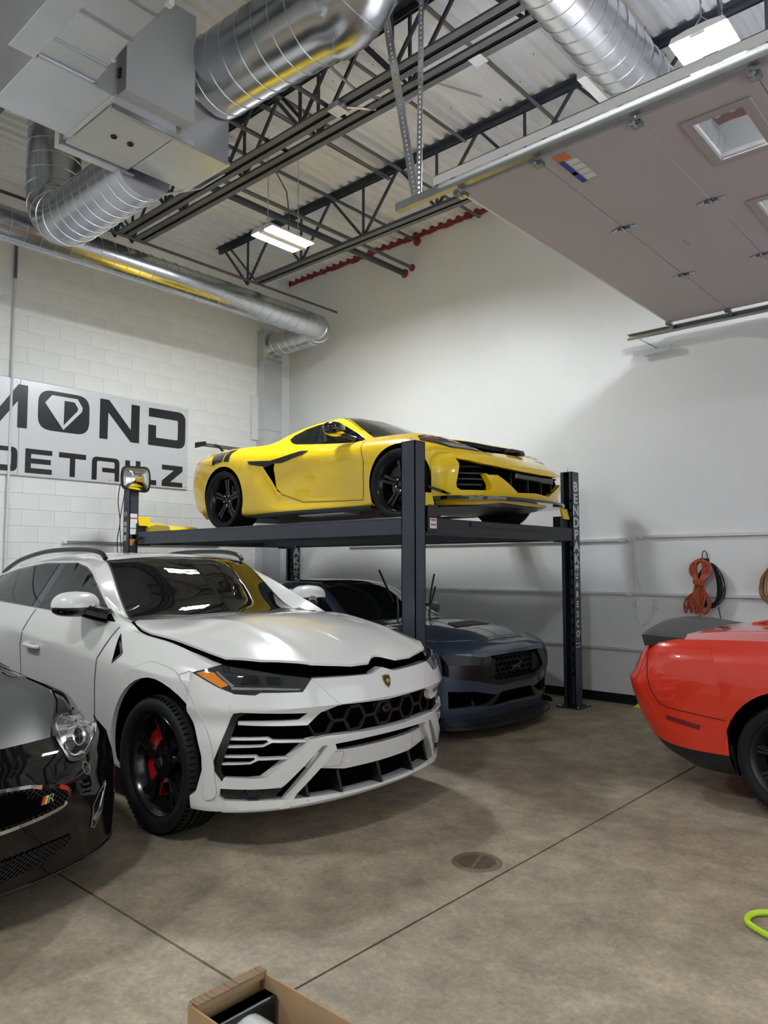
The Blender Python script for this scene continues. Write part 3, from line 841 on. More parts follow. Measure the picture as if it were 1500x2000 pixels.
glyph([(-3.866, zm), (-3.508, zm), (-3.508, 2.932), (-3.652, 2.932), (-3.652, 2.693), (-3.722, 2.693), (-3.722, 2.932), (-3.866, 2.932)])
glyph([(-3.425, zl), (-3.425, 2.995), (-3.036, 2.995), (-3.036, zl), (-3.100, zl), (-3.100, 2.797), (-3.28, 2.797), (-3.28, 2.857), (-3.104, 2.857), (-3.104, 2.941), (-3.356, 2.941), (-3.356, zl)], r=[0, .07, .07, 0, 0, 0, 0, 0, 0, .03, .02, 0])
glyph([(-2.950, 2.99), (-2.880, 2.99), (-2.880, 2.678), (-2.950, 2.678)])
glyph([(-2.793, 2.995), (-2.723, 2.995), (-2.723, 2.752), (-2.473, 2.752), (-2.473, 2.68), (-2.793, 2.68)])
glyph([(-2.385, 2.988), (-2.048, 2.988), (-2.048, 2.913), (-2.247, 2.748), (-2.048, 2.748), (-2.048, 2.68), (-2.384, 2.68), (-2.384, 2.759), (-2.194, 2.917), (-2.385, 2.917)])
for (yy, zz) in [(-4.408, 3.822), (-4.33, 3.822), (-3.168, 3.822), (-1.993, 3.822), (-1.995, 2.69), (-3.171, 2.69), (-4.409, 2.69), (-4.335, 2.69)]:
    c = SW(yy, zz)
    MB().lathe([(.012, 0), (.018, 0), (.017, .009), (.012, .012)], 12, 'x', (0, c[0], c[1])).build('standoff_bolt', 'zinc', sg, smooth=True)

# ------------------------------------------------------------------ floor drain
e = empty('floor_drain', (7.12, -4.80, 0), R(20), 'round cast iron drain grate set in the concrete floor', 'drain')
dr = MB(); dr.lathe([(.0, .10), (.004, .10), (.004, .128), (.0, .134)], 32, 'z'); dr.build('rim', 'cast_iron', e, smooth=True)
MB().lathe([(.0008, 0), (.0008, .101)], 32, 'z').build('sump', 'matt_black', e)
for k in range(-6, 7):
    yy = k*.0158; hw = math.sqrt(max(0, .101**2-yy**2))
    if abs(k) == 6: hw *= .9
    MB().box(-hw, hw, yy-.0036, yy+.0036, .0036, .0050).build('grate_bar', 'cast_iron', e)
MB().box(-.008, .008, -.1, .1, .0012, .0052).build('grate_spine', 'cast_iron', e)

# ------------------------------------------------------------------ lime hose at the right edge
cable([(9.3, -4.0, .016), (8.9, -4.25, .016), (8.55, -4.38, .016), (8.40, -4.46, .016), (8.375, -4.56, .016), (8.43, -4.63, .016), (8.6, -4.70, .016), (9.0, -4.78, .016), (9.5, -4.8, .016)], .013, 'hose_lime', 'lime green air hose looping on the floor at the right edge', 'air_hose', 'hose', 8)

# ------------------------------------------------------------------ yellow cloth at the foot of the drywall
q = MB(); rnd = random.Random(3); rows = []
for i in range(9):
    row = []
    for k in range(11):
        u = i/8*2-1; v = k/10*2-1
        hgt_ = max(0, (1-u*u)*(1-v*v))*.06*(.5+rnd.random()) + .004
        row.append((u*.10, v*.06, hgt_*.8))
    rows.append(row)
q.grid(rows)
o = q.build('cleaning_cloth', 'rag_yellow', smooth=True); o.location = (6.03, -.10, 0); tag(o, 'crumpled yellow cloth lying against the black baseboard', 'cloth')

# ------------------------------------------------------------------ open cardboard carton with a film roll, foreground
cb = empty('carton', (7.60, -6.612, 0), R(0), 'open cardboard carton at the bottom edge of the picture', 'carton')
def cpan(name, poly, th, ax, at, m='cardboard', par=None):
    return None
bw, blen, bht = .245, .95, .325        # along y, along x, height
t_ = .006
MB().box(0, blen, -t_, 0, 0, bht).build('side_panel', 'cardboard', cb)
MB().box(0, blen, -bw-t_, -bw, 0, bht).build('side_panel', 'cardboard', cb)
ep = MB().box(-.012, 0, -bw-t_, 0, 0, bht+.004).box(0, .022, -bw, -t_, bht-.012, bht+.006).build('end_panel', 'cardboard', cb)
rf = MB()
for k in range(26):
    y0 = -bw + k*bw/26
    rf.box(-.014, .024, y0, y0+bw/26, bht+.004, bht+.008+random.uniform(0, .0035))
rf.build('torn_edge', 'cardboard_edge', cb)
MB().box(blen, blen+.006, -bw-t_, 0, 0, bht).build('end_panel', 'cardboard', cb)
MB().box(0, blen, -bw, -t_, 0, .006).build('floor_panel', 'cardboard', cb)
rl = empty('film_roll', (7.63, -6.735, .205), 0, 'shiny film roll with black end caps lying in the carton', 'roll')
MB().lathe([(.05, .0), (.05, .075), (.85, .075), (.85, 0)], 32, 'x').build('film', 'roll_film', rl, smooth=40)
MB().box(.0, .05, -.112, .112, -.195, .085).build('end_cap', 'satin_black', rl, bevel=.004)
MB().box(.0, .058, -.112, .112, .068, .085).build('cap_flange', 'satin_black', rl, bevel=.003)
MB().box(.85, .89, -.11, .11, -.195, .085).build('end_cap', 'satin_black', rl, bevel=.004)
# ================================================================== tools for building cars
# car space: x forward, y left, z up, origin on the ground midway between the axles
class Body:
    """closed shell lofted through longitudinal feature lines (bottom centre ... roof centre)"""
    def __init__(s, lines, x0, x1, dx=.03, n=6, crease=()):
        s.x0, s.x1 = x0, x1
        N = int((x1-x0)/dx)+1
        xs = np.linspace(x0, x1, N)
        Ys = [pchip([p[0] for p in L], [p[1] for p in L], xs) for L in lines]
        Zs = [pchip([p[0] for p in L], [p[2] for p in L], xs) for L in lines]
        rows = []
        br = [0] + [c for c in crease if 0 < c < len(lines)-1] + [len(lines)-1]
        for i in range(N):
            pts = [(Ys[k][i], Zs[k][i]) for k in range(len(lines))]
            sec = []
            for a, b in zip(br[:-1], br[1:]):
                seg = pts[a:b+1]
                c = crom(([(-seg[1][0], seg[1][1])] + seg) if False else seg, n)
                sec += c if not sec else c[1:]
            # flatten at the centre line so that both halves join smoothly
            rows.append([(xs[i], -y, z) for (y, z) in sec])
        m = len(rows[0])
        full = []
        for r in rows:
            left = [(p[0], -p[1], p[2]) for p in reversed(r)]
            full.append(r + left[1:-1])     # closed loop: right side up, left side down
        s.rows = full
        mb = MB(); mb.grid(full, closed=True)
        k = len(full[0])
        mb.f.append(tuple(range(k-1, -1, -1))); mb.f.append(tuple((N-1)*k+i for i in range(k)))
        s.mb = mb

def cut_mesh(me, cutters):
    """boolean difference with closed meshes given as MB objects"""
    if not cutters: return me
    o = bpy.data.objects.new('tmp', me); COL.objects.link(o)
    cos = []
    for c in cutters:
        cm = c.mesh('cut'); co = bpy.data.objects.new('cut', cm); COL.objects.link(co); cos.append(co)
        md = o.modifiers.new('b', 'BOOLEAN'); md.operation = 'DIFFERENCE'; md.solver = 'EXACT'; md.object = co
        md.material_mode = 'TRANSFER'
        cm.materials.append(MATS['void_black'])
    dg = bpy.context.evaluated_depsgraph_get()
    out = bpy.data.meshes.new_from_object(o.evaluated_get(dg))
    bpy.data.objects.remove(o)
    for co in cos: bpy.data.objects.remove(co)
    return out

def bvh_of(meshes):
    vs = []; fs = []
    for me in meshes:
        b = len(vs)
        vs += [v.co.copy() for v in me.vertices]
        fs += [tuple(i+b for i in p.vertices) for p in me.polygons]
    return BVHTree.FromPolygons(vs, fs)

DIRS = {'R': ((0, 1, 0), lambda u, v: (u, -4, v)),      # right side, polygon in (x, z)
        'F': ((-1, 0, 0), lambda u, v: (6, u, v)),      # front, polygon in (y, z)
        'B': ((1, 0, 0), lambda u, v: (-6, u, v)),      # back, polygon in (y, z)
        'T': ((0, 0, -1), lambda u, v: (u, v, 5)),      # top, polygon in (x, y)
        'U': ((0, 0, 1), lambda u, v: (u, v, -2))}
S2 = math.sqrt(.5)
DIRS['D'] = ((-S2, S2, 0), lambda u, v: (S2*u+6*S2, S2*u-6*S2, v))     # front right corner
DIRS['E'] = ((S2, S2, 0), lambda u, v: (S2*u-6*S2, -S2*u-6*S2, v))     # rear right corner, u = (x-y)/sqrt2
def D3(pts): return [(S2*(p[0]+p[1]), p[2]) for p in pts]
def E3(pts): return [(S2*(p[0]-p[1]), p[2]) for p in pts]
def sym(half):
    """half outline from the centre line round and back to the centre line, first coordinate y"""
    h = list(half); o = [(-p[0], p[1]) for p in reversed(h)]
    if abs(h[0][0]) < 1e-6: o = o[:-1]
    if abs(h[-1][0]) < 1e-6: o = o[1:]
    return h + o
def symT(half):
    return [(b, a) for a, b in sym([(p[1], p[0]) for p in half])]

def hit(bvh, d, u, v, lim=None):
    D, o = DIRS[d]
    D = Vector(D); O = Vector(o(u, v))
    loc, nor, _, _ = bvh.ray_cast(O, D)
    if loc is None:
        # nearest point of the shell seen from a plausible depth
        for t in (5.0, 4.5, 4.0, 3.6, 3.2, 3.0):
            pass
        p = O + D*(3.1 if d in 'R' else (3.7 if d in 'FB' else (4.6 if d in 'DE' else 4.0)))
        loc, nor, _, _ = bvh.find_nearest(p)
        # keep the outline: take only the depth of the nearest point
        q = O + D*((loc-O).dot(D))
        return q, -D
    if nor.dot(D) > 0: nor = -nor
    return loc, nor

def patch_mesh(poly, d, bvh, off=.002, thick=.012, res=.04, mirror=None, push=None, smooth=True, back=False, flat=None, vlines=()):
    """panel cut to a 2D outline, laid on the shell, with turned-in edges"""
    bm = bmesh.new()
    vs = [bm.verts.new((p[0], p[1], 0)) for p in poly]
    tri = tessellate_polygon([[Vector((p[0], p[1], 0)) for p in poly]])
    for t in tri:
        try: bm.faces.new([vs[i] for i in t])
        except ValueError: pass
    us = [p[0] for p in poly]; ws = [p[1] for p in poly]
    def slice_(lo, hi, ax):
        n = int((hi-lo)/res)
        for i in range(1, n+1):
            c = lo + (hi-lo)*i/(n+1)
            co = (c, 0, 0) if ax == 0 else (0, c, 0); no = (1, 0, 0) if ax == 0 else (0, 1, 0)
            bmesh.ops.bisect_plane(bm, geom=bm.verts[:]+bm.edges[:]+bm.faces[:], plane_co=co, plane_no=no, dist=1e-6)
    slice_(min(us), max(us), 0); slice_(min(ws), max(ws), 1)
    for c_ in vlines: bmesh.ops.bisect_plane(bm, geom=bm.verts[:]+bm.edges[:]+bm.faces[:], plane_co=(0, c_, 0), plane_no=(0, 1, 0), dist=1e-6)
    bmesh.ops.dissolve_degenerate(bm, edges=bm.edges, dist=1e-5)
    D = Vector(DIRS[d][0])
    low = {}
    for v in bm.verts:
        u, w = v.co.x, v.co.y
        loc, nor = hit(bvh, d, u, w)
        # never move sideways by more than the offset: mostly along the viewing axis of the outline
        n = (nor*0.6 - D*0.4).normalized()
        p = loc + n*off
        if push: p = p + (-D)*push(u, w)
        v.co = p; low[v] = -n
    be = [e for e in bm.edges if len(e.link_faces) == 1]
    if thick > 0 and be:
        r = bmesh.ops.extrude_edge_only(bm, edges=be)
        nv = [g for g in r['geom'] if isinstance(g, bmesh.types.BMVert)]
        for v in nv: v.co += D*thick
    bmesh.ops.recalc_face_normals(bm, faces=bm.faces)
    # outward = against D for the main faces
    acc = sum((f.normal.dot(D)*f.calc_area() for f in bm.faces))
    if acc > 0: bmesh.ops.reverse_faces(bm, faces=bm.faces)
    if mirror:
        for v in bm.verts: v.co.y = -v.co.y
        bmesh.ops.reverse_faces(bm, faces=bm.faces)
    me = bpy.data.meshes.new('panel'); bm.to_mesh(me); bm.free()
    if smooth: smooth_me(me, 40)
    return me

def ribbon_mesh(path, d, bvh, w=.006, off=.003, mirror=False, closed=False, step=.03, push=None):
    """thin strip laid on the shell along a 2D path (panel gap, trim line)"""
    pts = []
    P = [Vector((p[0], p[1])) for p in path]
    if closed: P.append(P[0])
    for a, b in zip(P[:-1], P[1:]):
        n = max(1, int((b-a).length/step))
        for i in range(n): pts.append(a + (b-a)*i/n)
    pts.append(P[-1])
    H = []
    D = Vector(DIRS[d][0])
    for p in pts:
        l, n = hit(bvh, d, p.x, p.y); H.append((l + n*off, n))
    vs = []; fs = []
    for i, (l, n) in enumerate(H):
        t = (H[min(i+1, len(H)-1)][0] - H[max(i-1, 0)][0]).normalized()
        s_ = t.cross(n).normalized()
        vs += [l + s_*w/2 - n*.002, l + s_*w/2, l - s_*w/2, l - s_*w/2 - n*.002]
    for i in range(len(H)-1):
        for k in range(3): fs.append((i*4+k, i*4+k+1, i*4+5+k, i*4+4+k))
    if mirror: vs = [(v[0], -v[1], v[2]) for v in vs]
    me = bpy.data.meshes.new('strip'); me.from_pydata([tuple(v) for v in vs], [], fs)
    bm = bmesh.new(); bm.from_mesh(me); bmesh.ops.recalc_face_normals(bm, faces=bm.faces); bm.to_mesh(me); bm.free()
    return me

class Car:
    def __init__(s, name, loc, yaw, label):
        s.root = empty(name, loc, R(yaw), label, 'car')
        s.bvh = None
    def part(s, name, me, m, parent=None):
        return link(name, me, m, parent if parent is not None else s.root)
    def patch(s, name, poly, d, m, off=.002, thick=.012, res=.04, both=True, parent=None, push=None, bvh=None, parents=None, vlines=()):
        o = s.part(name, patch_mesh(poly, d, bvh or s.bvh, off, thick, res, push=push, vlines=vlines), m, parent)
        if both:
            par2 = parents if parents is not None else parent
            o2 = s.part(name, patch_mesh(poly, d, bvh or s.bvh, off, thick, res, mirror=True, push=push, vlines=vlines), m, par2)
            return o, o2
        return o
    def gap(s, name, path, d, m='matt_black', w=.006, off=.0035, both=True, parent=None, closed=False, bvh=None, parents=None):
        o = s.part(name, ribbon_mesh(path, d, bvh or s.bvh, w, off, closed=closed), m, parent)
        if both: s.part(name, ribbon_mesh(path, d, bvh or s.bvh, w, off, True, closed=closed), m, parents if parents is not None else parent)
        return o

def fascia_mesh(rows, nu=36, nz=3, ue=1.0, sm=None):
    """bumper skin stacked from plan curves. row = (z, x_front, x_end, half_width, n[, z_side]) """
    R_ = []
    keys = list(zip(*rows))
    for i in range(len(rows)-1):
        for k in range(nz if i < len(rows)-2 else nz+1):
            t = k/nz
            R_.append([a+(b-a)*t for a, b in zip(rows[i], rows[i+1])])
    G = []
    for r in R_:
        z, xf, xe, W, n = r[:5]; zs = r[5] if len(r) > 5 else z
        line = []
        for j in range(-nu, nu+1):
            t = abs(j)/nu*ue*math.pi/2
            y = W*math.sin(t)**(2/n) if t > 0 else 0
            x = xe + (xf-xe)*max(0, math.cos(t))**(2/n)
            q = (math.sin(t)**2)
            line.append((x, y*(1 if j >= 0 else -1), z+(zs-z)*q))
        G.append(line)
    mb = MB(); mb.grid(G)
    return mb

# ------------------------------------------------------------------ wheels
def spoke_poly(pts, a):
    c, s_ = math.cos(a), math.sin(a)
    return [(p[0]*c - p[1]*s_, p[0]*s_ + p[1]*c) for p in pts]

def make_wheel(rad, width, rim, spokes, name='wheel', caliper=None, disc=.19, nspk=5, lugs=5, rim_m='rim_black', lug_m='rim_black', dish=.02, tread=True, lip=.012, cap_m='satin_black'):
    """wheel standing at the origin, axle along y, outer face toward -y. spokes: list of (outline, y_front, y_back)"""
    h = width/2
    sw = rad-rim
    prof = [(-h*.80, rim), (-h*.96, rim+sw*.16), (-h*1.03, rim+sw*.5), (-h*.97, rim+sw*.80), (-h*.86, rad-.012), (-h*.70, rad-.003), (-h*.35, rad), (0, rad+.001), (h*.35, rad), (h*.70, rad-.003), (h*.86, rad-.012), (h*1.02, rim+sw*.5), (h*.96, rim+sw*.16), (h*.8, rim)]
    e = ty = MB().lathe(prof, 64, 'y').build(name, 'tyre', None, smooth=50)
    if tread:
        for t in (-.52, -.18, .18, .52):
            MB().lathe([(h*t-.005, rad-.004), (h*t-.005, rad+.0014), (h*t+.005, rad+.0014), (h*t+.005, rad-.004)], 48, 'y').build('tread_groove', 'void_black', ty)
        # radial tread blocks at the outer shoulder
        sh = MB()
        for k in range(72):
            a = 2*math.pi*k/72
            rm = Matrix.Rotation(-a, 3, 'Y')
            sh.cbox(rm @ Vector((rad-.010, -h*.80, 0)), (.012, h*.30, .0035), rm)
        sh.build('shoulder_sipes', 'void_black', ty)['kind'] = 'stuff'
    rp = [(-h*.80-lip*.4, rim+.006), (-h*.82-lip*.6, rim), (-h*.80, rim-.014), (-h*.55, rim-.03), (-h*.2, rim-.055), (h*.4, rim-.06), (h*.8, rim-.02), (h*.82, rim+.006)]
    MB().lathe(rp, 64, 'y').build('rim_barrel', rim_m, e, smooth=40)
    MB().lathe([(h*.45, .03), (h*.45, rim-.05), (h*.47, rim-.05), (h*.47, .03)], 40, 'y').build('backing_plate', 'void_black', e)
    yb = -h*.80+dish
    for k in range(nspk):
        a = 2*math.pi*k/nspk + math.pi/2
        for (pts, yf, ybk) in spokes:
            q = MB().prism(spoke_poly(pts, a), 0, 1, axis='y', fn=lambda p: (p[0], yb + (yf(math.hypot(p[0], p[2])) if p[1] < .5 else yf(math.hypot(p[0], p[2]))+ybk), p[2]))
            q.build('spoke', rim_m, e, bevel=.003)
    MB().lathe([(yb+.004, 0), (yb+.004, .03), (yb+.01, .036), (yb+.02, .085), (yb+.05, .09)], 32, 'y').build('hub', rim_m, e, smooth=True)
    MB().lathe([(yb-.004, 0), (yb-.004, .026), (yb+.006, .031)], 24, 'y').build('centre_cap', cap_m, e, smooth=True)
    for k in range(lugs):
        a = 2*math.pi*(k+.5)/lugs + math.pi/2
        c = (.058*math.cos(a), .058*math.sin(a))
        MB().cyl((c[0], yb+.03, c[1]), (c[0], yb+.002, c[1]), .011, 6, .009).build('lug_nut', lug_m, e)
    d = MB().lathe([(.01, .07), (.01, disc), (.038, disc), (.038, .07)], 48, 'y').build('brake_disc', 'disc_steel', e, smooth=30)
    if caliper:
        m_, a0, a1 = caliper
        MB().lathe([(-.035, disc-.075), (-.035, disc+.012), (.075, disc+.012), (.075, disc-.075), (-.035, disc-.075)], 10, 'y', (0, .0, 0), R(a0), R(a1)).build('brake_caliper', m_, e, smooth=30)
    return e

def place_wheels(car, proto, xf, xr, yf, yr, zf, zr, proto_r=None):
    first = {}
    for (x, y, z, p) in ((xf, yf, zf, proto), (xr, yr, zr, proto_r or proto)):
        for s_ in (-1, 1):
            if p not in first: w = p; first[p] = 1
            else: w = copy_tree(p)
            w.parent = car.root
            w.location = (x, s_*y, z); w.rotation_euler = (0, 0, 0 if s_ < 0 else math.pi)

def blob(name, c, size, m, parent, pw=2.4, cut=None, n=20, k=12, rot=None, smooth=40):
    """superellipsoid lump, optional cut(z01) keep range"""
    rows = []
    lo, hi = cut if cut else (-1, 1)
    for i in range(k+1):
        t = lo + (hi-lo)*i/k
        r = max(0.0, 1-abs(t)**pw)**(1/pw)
        row = []
        for j in range(n):
            a = 2*math.pi*j/n
            ca, sa = math.cos(a), math.sin(a)
            x = abs(ca)**(2/pw)*math.copysign(1, ca)*r*size[0]; y = abs(sa)**(2/pw)*math.copysign(1, sa)*r*size[1]
            v = Vector((x, y, t*size[2]))
            if rot is not None: v = rot @ v
            row.append(tuple(Vector(c)+v))
        rows.append(row)
    q = MB(); q.grid(rows, closed=True)
    q.f.append(tuple(range(n-1, -1, -1))); q.f.append(tuple(k*n+j for j in range(n)))
    return q.build(name, m, parent, smooth=smooth)
# ================================================================== four-post lift
lf = empty('four_post_lift', (3.1, -1.9, 0), 0, 'dark grey four-post car lift carrying the yellow car', 'car lift')
LX, LY = -3.1, 1.9
def lb(name, x0, x1, y0, y1, z0, z1, m='lift_grey', bev=.003, parent=lf):
    return MB().box(x0+LX, x1+LX, y0+LY, y1+LY, z0, z1).build(name, m, parent, bevel=bev)
HC = 2.585
def column(x0, x1, y0, y1, open_dir):
    """C-section column, open toward +y or -y, with base plate, cable rod and ladder"""
    t = .008
    q = MB()
    back = (y0, y0+t) if open_dir > 0 else (y1-t, y1)
    q.box(x0+LX, x1+LX, back[0]+LY, back[1]+LY, .012, HC)
    q.box(x0+LX, x0+t+LX, y0+LY, y1+LY, .012, HC); q.box(x1-t+LX, x1+LX, y0+LY, y1+LY, .012, HC)
    yl = (y1-t, y1) if open_dir > 0 else (y0, y0+t)
    q.box(x0+LX, x0+.035+LX, yl[0]+LY, yl[1]+LY, .012, HC); q.box(x1-.035+LX, x1+LX, yl[0]+LY, yl[1]+LY, .012, HC)
    q.box(x0+LX, x1+LX, y0+LY, y1+LY, HC-.006, HC)
    o = q.build('column', 'lift_grey', lf)
    cx, cy = (x0+x1)/2+LX, (y0+y1)/2+LY
    MB().box(cx-.14, cx+.14, cy-.14, cy+.14, 0, .014).build('base_plate', 'lift_dark', o, bevel=.003)
    MB().cyl((cx-.02, cy, HC), (cx-.02, cy, HC+.045), .007, 8).cyl((cx+.015, cy, HC), (cx+.015, cy, HC+.04), .007, 8).build('adjuster_stud', 'zinc', o)
    MB().cyl((cx, cy, .05), (cx, cy, HC-.05), .012, 8).build('ladder_rod', 'lift_dark', o)
    # latch ladder holes strip
    hl = MB(); z = .35
    while z < HC-.3:
        hl.box(x1-.030+LX, x1-.012+LX, (yl[0] if open_dir > 0 else yl[0]-.001)+LY, (yl[1]+.001 if open_dir > 0 else yl[1])+LY, z, z+.035); z += .105
    hl.build('latch_slots', 'void_black', o)['kind'] = 'stuff'
    for (ax, ay) in ((.11, .11), (-.11, -.11), (.11, -.11), (-.11, .11)):
        MB().cyl((cx+ax, cy+ay, .014), (cx+ax, cy+ay, .026), .012, 6).build('anchor_bolt', 'zinc', o)
    return o
cFN = column(5.40, 5.55, -3.40, -3.265, 1)      # near front
cFF = column(5.365, 5.505, -.625, -.47, -1)     # far front, lettered
cRN = column(.67, .82, -3.31, -3.19, 1)         # near rear, carries the power unit side
cRF = column(.69, .83, -.625, -.47, -1)         # far rear, lettered
def vtext(txt, parent, x, y, ztop, size, step, m='decal_silver', bold=1.0):
    for i, ch in enumerate(txt):
        me = text_mesh(ch, size, .002, bold=(.004 if m == 'decal_silver' else .0015))
        # glyph plane: y right, z up, facing +x
        for v in me.vertices:
            a, b, cc = v.co
            v.co = (x+LX+cc, y+LY+a*bold, ztop-step*i-step/2+b)
        me.update()
        link('letter', me, m, parent)
for (pc, px, py) in ((cFF, 5.5062, -.548), (cRF, .8312, -.548)):
    vtext('BENDPAK', pc, px, py, 2.48, .150, .133, bold=1.2)
    vtext('BP', pc, px, py, 1.675, .06, .0001) if False else None
    me = text_mesh('BP', .085, .002, bold=.004)
    for v in me.vertices:
        a, b, cc = v.co; v.co = (px+LX+cc, py+LY+a, 1.515+b)
    link('letter', me, 'decal_silver', pc)
    for k, zz in enumerate((1.455, 1.435, 1.40)):
        MB().box(px+LX-.001, px+LX+.001, py+LY-.05+.02*(k == 2), py+LY+.05-.03*(k == 2), zz, zz+(.008 if k < 2 else .02)).build('decal_line', 'decal_silver', pc)
    vtext('ARESCO', pc, px, py, 1.385, .098, .1076, 'decal_white')
    for zz in (.69, .65): MB().box(px+LX-.001, px+LX+.001, py+LY-.05, py+LY+.05, zz, zz+.008).build('decal_line', 'decal_silver', pc)
# cross beams
for (x0, x1) in ((5.37, 5.50), (.70, .82)):
    cbm = lb('cross_beam', x0, x1, -3.27, -.62, 1.815, 1.955, 'lift_dark')
    MB().box(x0+.02+LX, x1+.012+LX, -2.55+LY, -1.3+LY, 1.90, 1.945).build('beam_cover', 'lift_dark', cbm)
# end carriages with yellow latch plates inside the columns
for (x0, x1, y0, y1, s_) in ((5.37, 5.52, -3.30, -3.12, 1), (5.36, 5.455, -.80, -.63, -1), (.68, .84, -3.22, -3.02, 1), (.68, .84, -.78, -.60, -1)):
    e_ = lb('end_carriage', x0, x1, y0, y1, 1.80, 2.08, 'lift_dark')
    MB().hexa([(x1+LX+.0, y0+LY+.02, 2.06), (x1+LX+.03, y0+LY+.02, 2.05), (x1+LX+.03, y1+LY-.02, 2.05), (x1+LX, y1+LY-.02, 2.06), (x1+LX-.02, y0+LY+.02, 2.16), (x1+LX+.0, y0+LY+.02, 2.165), (x1+LX+.0, y1+LY-.02, 2.165), (x1+LX-.02, y1+LY-.02, 2.16)]).build('latch_plate', 'yellow_paint', e_)
st_ = MB().box(5.553+LX, 5.556+LX, -3.21+LY, -3.12+LY, 1.86, 1.945).build('warning_label', 'decal_white', lf)
lb('label_bracket', 5.52, 5.553, -3.23, -3.10, 1.83, 2.06, 'lift_dark')
for zz in (1.925, 1.885): MB().box(5.556+LX, 5.5575+LX, -3.20+LY, -3.13+LY, zz, zz+.012).build('label_print', 'decal_red', st_)
# runways: deck, side flanges and ramps
for (y0, y1, nm) in ((-3.245, -2.62, 'near'), (-1.24, -.62, 'far')):
    rw_ = lb('runway', .92, 5.375, y0, y1, 1.945, 1.965, 'lift_grey')
    for yy in (y0, y1-.012): MB().box(.92+LX, 5.375+LX, yy+LY, yy+.012+LY, 1.815, 1.945).build('runway_flange', 'lift_grey', rw_)
    for k in range(9): MB().box(1.1+.5*k+LX, 1.16+.5*k+LX, y0+.012+LY, y1-.012+LY, 1.85, 1.945).build('runway_rib', 'lift_dark', rw_)
    # approach ramp folded up, yellow top
    MB().hexa([(.62+LX, y0+.02+LY, 1.90), (.93+LX, y0+.02+LY, 1.945), (.93+LX, y1-.02+LY, 1.945), (.62+LX, y1-.02+LY, 1.90), (.60+LX, y0+.02+LY, 1.955), (.93+LX, y0+.02+LY, 1.966), (.93+LX, y1-.02+LY, 1.966), (.60+LX, y1-.02+LY, 1.955)]).build('approach_ramp', 'lift_dark', rw_)
wk = empty('wheel_chock', (1.25, -2.95, 1.966), 0, 'yellow wheel chock lying on the near lift runway', 'wheel chock')
MB().prism(rounded([(-.24, 0), (.26, 0), (.22, .055), (-.05, .085), (-.22, .075)], .02), -.2, .2, axis='y').build('wedge', 'yellow_paint', wk, bevel=.004)
MB().hexa([(-.40, -.14, 0), (-.25, -.14, 0), (-.25, .1, 0), (-.40, .1, 0), (-.46, -.14, .12), (-.43, -.14, .13), (-.43, .1, .13), (-.46, .1, .12)]).build('stop_plate', 'yellow_paint', wk)
MB().tube(crom([(1.03+LX, -3.26+LY, 1.90), (.96+LX, -3.29+LY, 1.86), (.935+LX, -3.30+LY, 1.78), (.935+LX, -3.30+LY, 1.4)], 5), .016, 8).build('hydraulic_hose', 'black_rubber', lf, smooth=True)
# labels on the rear near column
def lab(x0, x1, z0, z1, m, face='y'):
    if face == 'y': MB().box(x0+LX, x1+LX, -3.3125+LY, -3.31+LY, z0, z1).build('decal', m, cRN)
    else: MB().box(.82+LX, .8225+LX, x0+LY, x1+LY, z0, z1).build('decal', m, cRN)
lab(.69, .75, 1.86, 2.10, 'decal_silver'); lab(.70, .74, 2.03, 2.05, 'decal_dark'); lab(.70, .74, 1.93, 1.97, 'decal_dark')
for (z0, z1, m_) in ((2.15, 2.20, 'decal_white'), (2.02, 2.14, 'decal_white'), (1.94, 2.01, 'decal_white'), (1.80, 1.88, 'decal_orange'), (2.135, 2.15, 'decal_red'), (2.01, 2.02, 'decal_dark')):
    lab(-3.30, -3.205, z0, z1, m_, 'x')
MB().lathe([(.0, .030), (-.003, .030), (-.003, .018), (0, .018)], 16, 'y', (.725+LX, -3.31+LY, 2.20)).build('decal_emblem', 'decal_silver', cRN)
# convex mirror on top of the rear near column
mr = empty('convex_mirror', (.86, -3.26, 2.64), 0, 'convex safety mirror in a black frame on top of the rear lift post', 'mirror')
rot = Matrix.Rotation(R(8), 3, 'Z')
def mirror_pt(u, v, b): return tuple(rot @ Vector((b, u, v)))
ol = rounded([(-.19, -.14), (.19, -.16), (.22, 0), (.19, .16), (-.19, .14), (-.21, 0)], .09, 5)
MB().add([mirror_pt(p[0], p[1], 0.0) for p in ol] + [mirror_pt(p[0]*1.05, p[1]*1.06, -.015) for p in ol] + [mirror_pt(p[0]*1.05, p[1]*1.06, .012) for p in ol] + [mirror_pt(p[0]*.95, p[1]*.93, .014) for p in ol],
   [(len(ol)*a+i, len(ol)*a+(i+1) % len(ol), len(ol)*b+(i+1) % len(ol), len(ol)*b+i) for i in range(len(ol)) for a, b in ((0, 1), (1, 2), (2, 3))]).build('frame', 'satin_black', mr)
rows = []
for k in range(9):
    f = k/8
    rows.append([mirror_pt(p[0]*f*.97, p[1]*f*.95, .006+.085*(1-f*f)) for p in ol])
MB().grid(rows, closed=True).build('mirror_face', 'mirror', mr, smooth=True)
MB().add([mirror_pt(p[0]*1.0, p[1], -.012) for p in ol], [tuple(range(len(ol)))]).build('back_plate', 'satin_black', mr)
MB().box(-.06, -.012, -.04, .04, -.16, .02).build('bracket', 'lift_dark', mr)
cable([(.74, -3.33, 2.60), (.66, -3.36, 2.56), (.62, -3.36, 2.35), (.66, -3.35, 2.1), (.62, -3.36, 1.85), (.66, -3.35, 1.5), (.70, -3.34, 1.0), (.70, -3.35, .01)], .006, 'black_rubber', 'black cable drooping beside the rear lift post')
